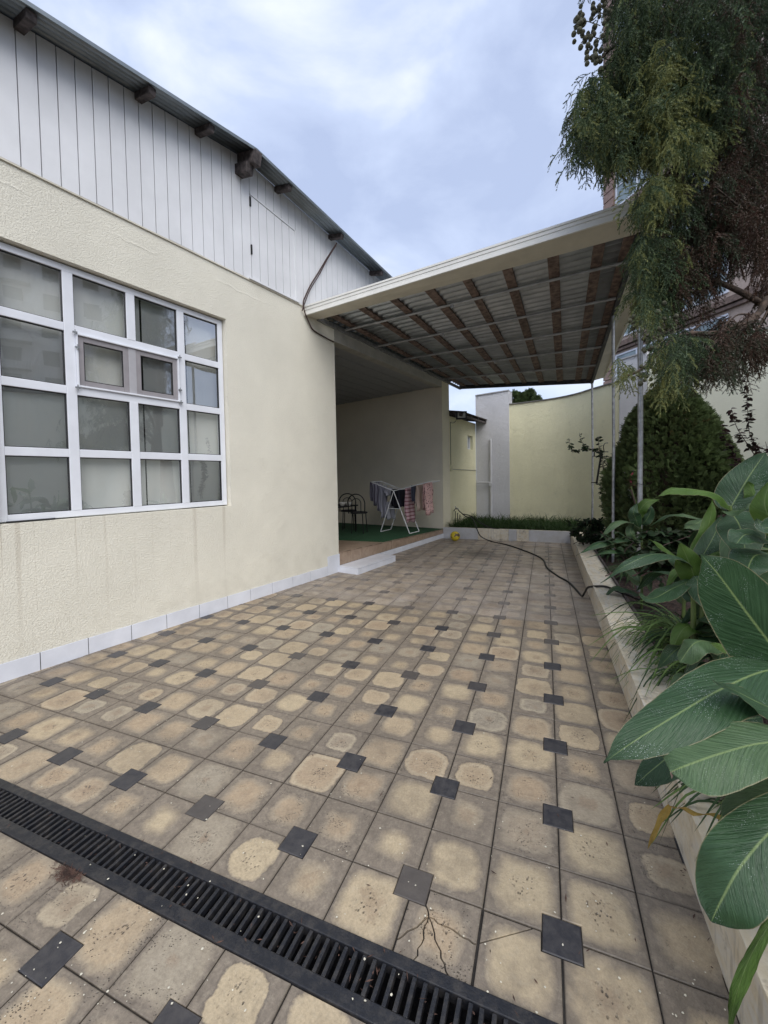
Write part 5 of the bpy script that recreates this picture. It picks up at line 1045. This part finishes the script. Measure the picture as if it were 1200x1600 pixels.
# cable from the gable down to the wall
cb = [H(4.13, .17, 5.24), H(4.03, .05, 5.0), H(3.85, .03, 4.72), H(3.66, .03, 4.45), H(3.54, .035, 4.25), H(3.47, .05, 4.12), H(3.50, .04, 4.0), H(3.62, .03, 3.85), H(3.72, .02, 3.79), H(4.0, .015, 3.76), H(4.2, .012, 3.75)]
m = MB(); m.tube(smooth_path(cb, 5), .010, 6); tag(m.build('cable', MT['twig']), 'brown cable sagging from the gable eave to the canopy corner and veranda', 'cable')
m = MB(); m.tube(smooth_path([H(4.12, .16, 5.2), H(4.0, .07, 4.95), H(3.83, .05, 4.66), H(3.62, .05, 4.36), H(3.50, .06, 4.14), H(3.46, .03, 4.0)], 5), .007, 6); tag(m.build('cable', MT['twig']), 'thinner second cable hanging beside the sagging brown cable', 'cable')

# ------------------------------------------------------------------ veranda: carpet, rack with washing, table and chairs
HM = Matrix.Rotation(-HANG, 3, 'Z')
def HP(u, v, t):                                                       # pixel on the plane t=const -> (t, y, z) in house coordinates
    d = ray(u, v); k = ((H(t, 0) - CP).dot(HD)) / d.dot(HD); p = CP + d * k; return Vector((t, -(p - HA).dot(HN), p.z))
def hb(m, name, mat, par, bevel=0): return m.build(name, mat if not isinstance(mat, str) else MT[mat], par, bevel)
def hroot(name, t, y, z, rz=0, **kw): return empty(name, H(t, -y, z), HANG + rz, **kw)
cp_ = [(5.60, .0), (8.40, .0), (8.40, 3.6), (5.15, 3.6), (5.35, 1.0)]
m = MB(); m.add([(t, y, zf(t) + .003) for t, y in cp_] + [(t, y, zf(t) + .012) for t, y in cp_], [(4, 3, 2, 1, 0), (5, 6, 7, 8, 9)] + [(i, (i + 1) % 5, 5 + (i + 1) % 5, 5 + i) for i in range(5)])
o = hb(m, 'carpet', 'carpet', None); o.location = HA; o.rotation_euler.z = HANG; tag(o, 'green outdoor carpet on the raised veranda floor', 'carpet')
T0, T1 = 6.98, 7.44; zt_ = zf(7.2) + .014
def W_(u, v): q = HP(u, v, T0); return (q.y, q.z)
fy0, fy1 = HP(594.7, 829, T0).y, HP(640, 832.4, T0).y; ay, az_ = W_(615, 767); ly, lz = W_(580, 753); ry, rz_ = W_(673, 752)
RK = Vector((7.2, (fy0 + fy1) / 2, zt_)); rk = hroot('drying_rack', RK.x, RK.y, RK.z, label='white folding drying rack loaded with washing on the green carpet', cat='drying rack')
L_ = lambda t, y, z: (t - RK.x, y - RK.y, z - RK.z)
for name, pts in (('leg', [(T0, ay, az_), (T0, fy0, zt_ + .01), (T1, fy0, zt_ + .01), (T1, ay, az_)]), ('leg', [(T0, ay, az_ - .01), (T0, fy1, zt_ + .01), (T1, fy1, zt_ + .01), (T1, ay, az_ - .01)]),
                  ('wing_frame', [(T0, ay, az_), (T0, ly, lz), (T1, ly, lz), (T1, ay, az_)]), ('wing_frame', [(T0, ay, az_), (T0, ry, rz_), (T1, ry, rz_), (T1, ay, az_)])):
    m = MB(); 
    for a, b in zip(pts[:-1], pts[1:]): m.tube([L_(*a), L_(*b)], .011, 7)
    hb(m, name, 'white_rack', rk)
m = MB(); zb = az_ - (az_ - zt_) * .42; m.tube([L_(T0, ay + (fy0 - ay) * .42, zb), L_(T0, ay + (fy1 - ay) * .42, zb)], .008, 6); hb(m, 'brace', 'white_rack', rk)
rails = []
for sy, sz_ in ((ly, lz), (ry, rz_)):
    for k in range(1, 9): f_ = k / 9; y, z = ay + (sy - ay) * f_, az_ + (sz_ - az_) * f_; rails.append((y, z)); m = MB(); m.tube([L_(T0, y, z), L_(T1, y, z)], .0035, 5); hb(m, 'rail', 'white_rack', rk)
def cloth_mat(name, c1, c2=None, kind=None, sc=30):
    m = Mat(name, c1, .9); 
    if kind == 'stripe': sx = m.n('ShaderNodeSeparateXYZ'); m.l(m.coord('Object'), sx.inputs[0]); w = m.math('SINE', m.math('MULTIPLY', sx.outputs[2], sc)); m.base(m.mix(m.math('GREATER_THAN', w, .45), c1, c2))
    elif kind == 'vstripe': sx = m.n('ShaderNodeSeparateXYZ'); m.l(m.coord('Object'), sx.inputs[0]); w = m.math('SINE', m.math('MULTIPLY', sx.outputs[0], sc)); m.base(m.mix(m.math('GREATER_THAN', w, .2), c1, c2))
    elif kind == 'dots': v = m.vor(m.coord('Object'), sc); m.base(m.mix(m.math('LESS_THAN', v.outputs['Distance'], .3), c1, c2))
    return m.m
def garment(name, label, cat, u, vt, vb, t0, t1, mat, back=.7, thick=.03, taper=0.):
    y, z = W_(u, vt); zb_ = W_(u, vb)[1]; o = empty(name, H((t0 + t1) / 2, -y, z), HANG, label=label, cat=cat); h = z - zb_; m = MB(); k = 14; vs = []; r_ = 10; ph = random.uniform(0, 6)
    prof = [(-thick * .6 - .012 * math.sin(j), -h * back * (1 - j / 5)) for j in range(5)] + [(-.008, 0), (0, .006), (.008, 0)] + [(thick * .6 + .01 * math.sin(j * 1.3), -h * (j + 1) / 8) for j in range(8)]
    for i in range(k + 1):
        s_ = i / k; x = (t0 - t1) / 2 + (t1 - t0) * s_
        for (py, pz) in prof: f_ = -pz / h; vs.append((x * (1 - taper * f_), -py + .018 * f_ * math.sin(s_ * 11 + ph), pz * (1 + .03 * math.sin(s_ * 7 + ph))))
    n2 = len(prof); m.add(vs, [(i * n2 + j, (i + 1) * n2 + j, (i + 1) * n2 + j + 1, i * n2 + j + 1) for i in range(k) for j in range(n2 - 1)], True); c = m.build(name + '_cloth', mat, o); c.modifiers.new('s', 'SOLIDIFY').thickness = .006
    return o
c_ls = cloth_mat('lilac_stripe', (.30, .29, .36), (.12, .11, .15), 'vstripe', 60); c_w = cloth_mat('white_cloth', (.40, .40, .46)); c_blk = cloth_mat('black_cloth', (.010, .010, .020)); c_pk = cloth_mat('pink_stripe', (.52, .36, .38), (.25, .10, .13), 'stripe', 75)
c_dg = cloth_mat('dark_grey_cloth', (.06, .065, .10)); c_be = cloth_mat('beige_cloth', (.48, .38, .32)); c_pd = cloth_mat('pink_dots', (.62, .40, .38), (.06, .03, .04), 'dots', 22); c_lg = cloth_mat('grey_white', (.26, .26, .31))
garment('garment', 'dark patterned shirt hanging at the far left end of the rack', 'garment', 578, 754, 790, 7.0, 7.4, c_ls, .8, .05, .2)
garment('garment', 'long grey striped trousers on the left wing of the rack', 'garment', 586, 757, 798, 7.0, 7.3, c_ls, .8, .03)
garment('garment', 'long pale grey trousers beside the striped ones on the rack', 'garment', 593, 759, 810, 7.0, 7.3, c_lg, .8, .03)
garment('garment', 'short white top hanging near the middle left of the rack', 'garment', 600, 763, 775, 7.05, 7.35, c_w, .6, .03)
garment('garment', 'pale long shirt with its hem hanging lowest on the rack', 'garment', 598, 785, 813, 7.15, 7.5, c_w, .6, .04)
garment('garment', 'navy black top hanging under the rack centre', 'garment', 611, 765, 795, 7.0, 7.42, c_blk, .9, .05)
garment('garment', 'black cloth hanging just right of the rack centre', 'garment', 620, 766, 793, 7.0, 7.4, c_blk, .9, .05)
garment('garment', 'pink towel with dark red stripes on the right wing of the rack', 'garment', 633, 762, 817, 7.0, 7.42, c_pk, .8, .03)
garment('garment', 'dark grey garment with light edge beside the pink striped towel', 'garment', 642, 759, 787, 7.0, 7.4, c_dg, .9, .04, .5)
garment('garment', 'beige trousers between the grey garment and the dotted pyjamas', 'garment', 650, 757, 798, 7.0, 7.3, c_be, .8, .03)
garment('garment', 'pink pyjama trousers with dark dots at the right end of the rack', 'garment', 661, 754, 805, 7.0, 7.42, c_pd, .85, .04)
def chair(t, y, rz, label):
    z = zf(t) + .014; o = hroot('cafe_chair', t, y, z, rz, label=label, cat='chair', group='black round-backed chairs on the veranda'); r = .20
    m = MB(); m.lathe([(.005, .45), (r * .95, .45), (r, .462), (r, .478), (r * .9, .488), (.005, .492)], 20); hb(m, 'seat', 'rubber', o)
    for a in (45, 135, 225, 315): ca, sa = math.cos(rad(a)), math.sin(rad(a)); m = MB(); m.tube([(ca * .17, sa * .17, .46), (ca * .20, sa * .20, 0)], .011, 7); hb(m, 'leg', 'black_metal', o)
    m = MB(); m.tube([(-.165, -.19, .46), (-.175, -.20, .70)] + [(-.19 - .02 * math.sin(a), -.20 * math.cos(a), .70 + .20 * math.sin(a)) for a in np.linspace(.2, 2.94, 12)] + [(-.175, .20, .70), (-.165, .19, .46)], .013, 8); hb(m, 'back_frame', 'black_metal', o)
    m = MB(); m.tube([(-.165, -.10, .46), (-.185, -.11, .70)] + [(-.19, -.11 * math.cos(a), .70 + .10 * math.sin(a)) for a in np.linspace(.3, 2.84, 8)] + [(-.185, .11, .70), (-.165, .10, .46)], .009, 7); hb(m, 'back_bow', 'black_metal', o)
    return o
q = HP(561, 800, 6.55); chair(q.x, q.y, .3, 'black round-backed chair nearer the drying rack on the veranda'); q = HP(545, 800, 7.0); chair(q.x, q.y, .5, 'black round-backed chair behind the two white bowls')
q = HP(536, 790, 6.5); tb_ = hroot('garden_table', q.x, q.y + .25, zf(6.5) + .014, 0, label='dark table holding two white bowls on the veranda, mostly behind the house corner', cat='table'); th_ = q.z - zf(6.5) - .014
m = MB(); m.box(-.4, .4, -.4, .4, th_ - .03, th_); hb(m, 'tabletop', 'rubber', tb_, .005)
for a in (-1, 1):
    for b in (-1, 1): m = MB(); m.tube([(a * .35, b * .35, 0), (a * .35, b * .35, th_ - .03)], .018, 7); hb(m, 'leg', 'black_metal', tb_)
for u, lab in ((536, 'white bowl at the left on the dark veranda table'), (546, 'white bowl at the right on the dark veranda table')):
    q2 = HP(u, 790, 6.4 if u < 540 else 6.5); o = hroot('bowl', q2.x, q2.y + .02, zf(6.5) + .016 + th_, 0, label=lab, cat='bowl'); m = MB(); m.lathe([(.003, .0), (.04, .0), (.045, .01), (.075, .05), (.085, .085), (.080, .085), (.068, .05), (.04, .016), (.003, .012)], 18); hb(m, 'bowl_body', 'ceramic', o)

# ------------------------------------------------------------------ small litter
MT['flake'] = simple('pale_flake', (.66, .62, .50), .7); V, Fc = [], []
for _ in range(300):
    u, v = random.uniform(0, 1150), 900 + 690 * random.random() ** .7; c = G(u, v, .004)
    if not (-3.4 < c.x < .44): continue
    if Y0 - .02 < c.y < Y1 + .02 and random.random() < .3: c.z = .010
    elif Y0 - .02 < c.y < Y1 + .02: continue
    s_ = random.uniform(.0015, .0042); a = random.uniform(0, 6.28); k0 = len(V); V += [(c.x + s_ * math.cos(a + b) * random.uniform(.7, 1.3), c.y + s_ * math.sin(a + b) * random.uniform(.7, 1.3), c.z + random.uniform(0, .001)) for b in (0, 1.3, 2.5, 3.8, 5.0)]; Fc.append(tuple(range(k0, k0 + 5)))
me = bpy.data.meshes.new('petals'); me.from_pydata(V, [], Fc); o = link('petals', me, None, MT['flake']); tag(o, 'tiny pale petals scattered over the tiles and grate', 'petals', kind='stuff')
MT['dry'] = simple('dry_litter', (.095, .050, .036), .9, var=.4, scale=30); V, Fc = [], []
def litter(c, l, w):
    a = random.uniform(0, 6.28); d = Vector((math.cos(a), math.sin(a), random.uniform(-.1, .3))) * l; s_ = Vector((-math.sin(a), math.cos(a), 0)) * w; k0 = len(V); V.extend([tuple(c - s_ * .4), tuple(c + d * .5 + s_), tuple(c + d), tuple(c + d * .5 - s_)]); Fc.append((k0, k0 + 1, k0 + 2, k0 + 3))
for _ in range(2600): x, y = .72 + random.random() * 1.5, random.uniform(-.5, 6); litter(Vector((x, y, .205 + random.uniform(-.01, .02))), random.uniform(.015, .05), random.uniform(.002, .01))
for _ in range(420): q = G(100 + random.gauss(0, 14), 1372 + random.gauss(0, 4), .004); q.y = Y0 - .008 - abs(random.gauss(0, .02)); litter(q, random.uniform(.01, .03), .0012)
for _ in range(170): litter(Vector((random.uniform(-2.6, .2), random.uniform(Y0, Y1), .012 if random.random() < .4 else -.012)), random.uniform(.006, .028), random.uniform(.0008, .003))
for _ in range(40): u, v = random.uniform(450, 1050), random.uniform(950, 1560); q = G(u, v, .004); (litter(q, random.uniform(.01, .035), random.uniform(.0008, .003)) if q.x < .44 else None)
for _ in range(130): y = random.uniform(0, 8); litter(Vector((.452 - abs(random.gauss(0, .012)), y, .004)), random.uniform(.006, .02), random.uniform(.001, .004))
me = bpy.data.meshes.new('dry_litter'); me.from_pydata(V, [], Fc); o = link('dry_litter', me, None, MT['dry']); tag(o, 'brown dry leaf litter on the soil and along the grate and kerb', 'leaf litter', kind='stuff')
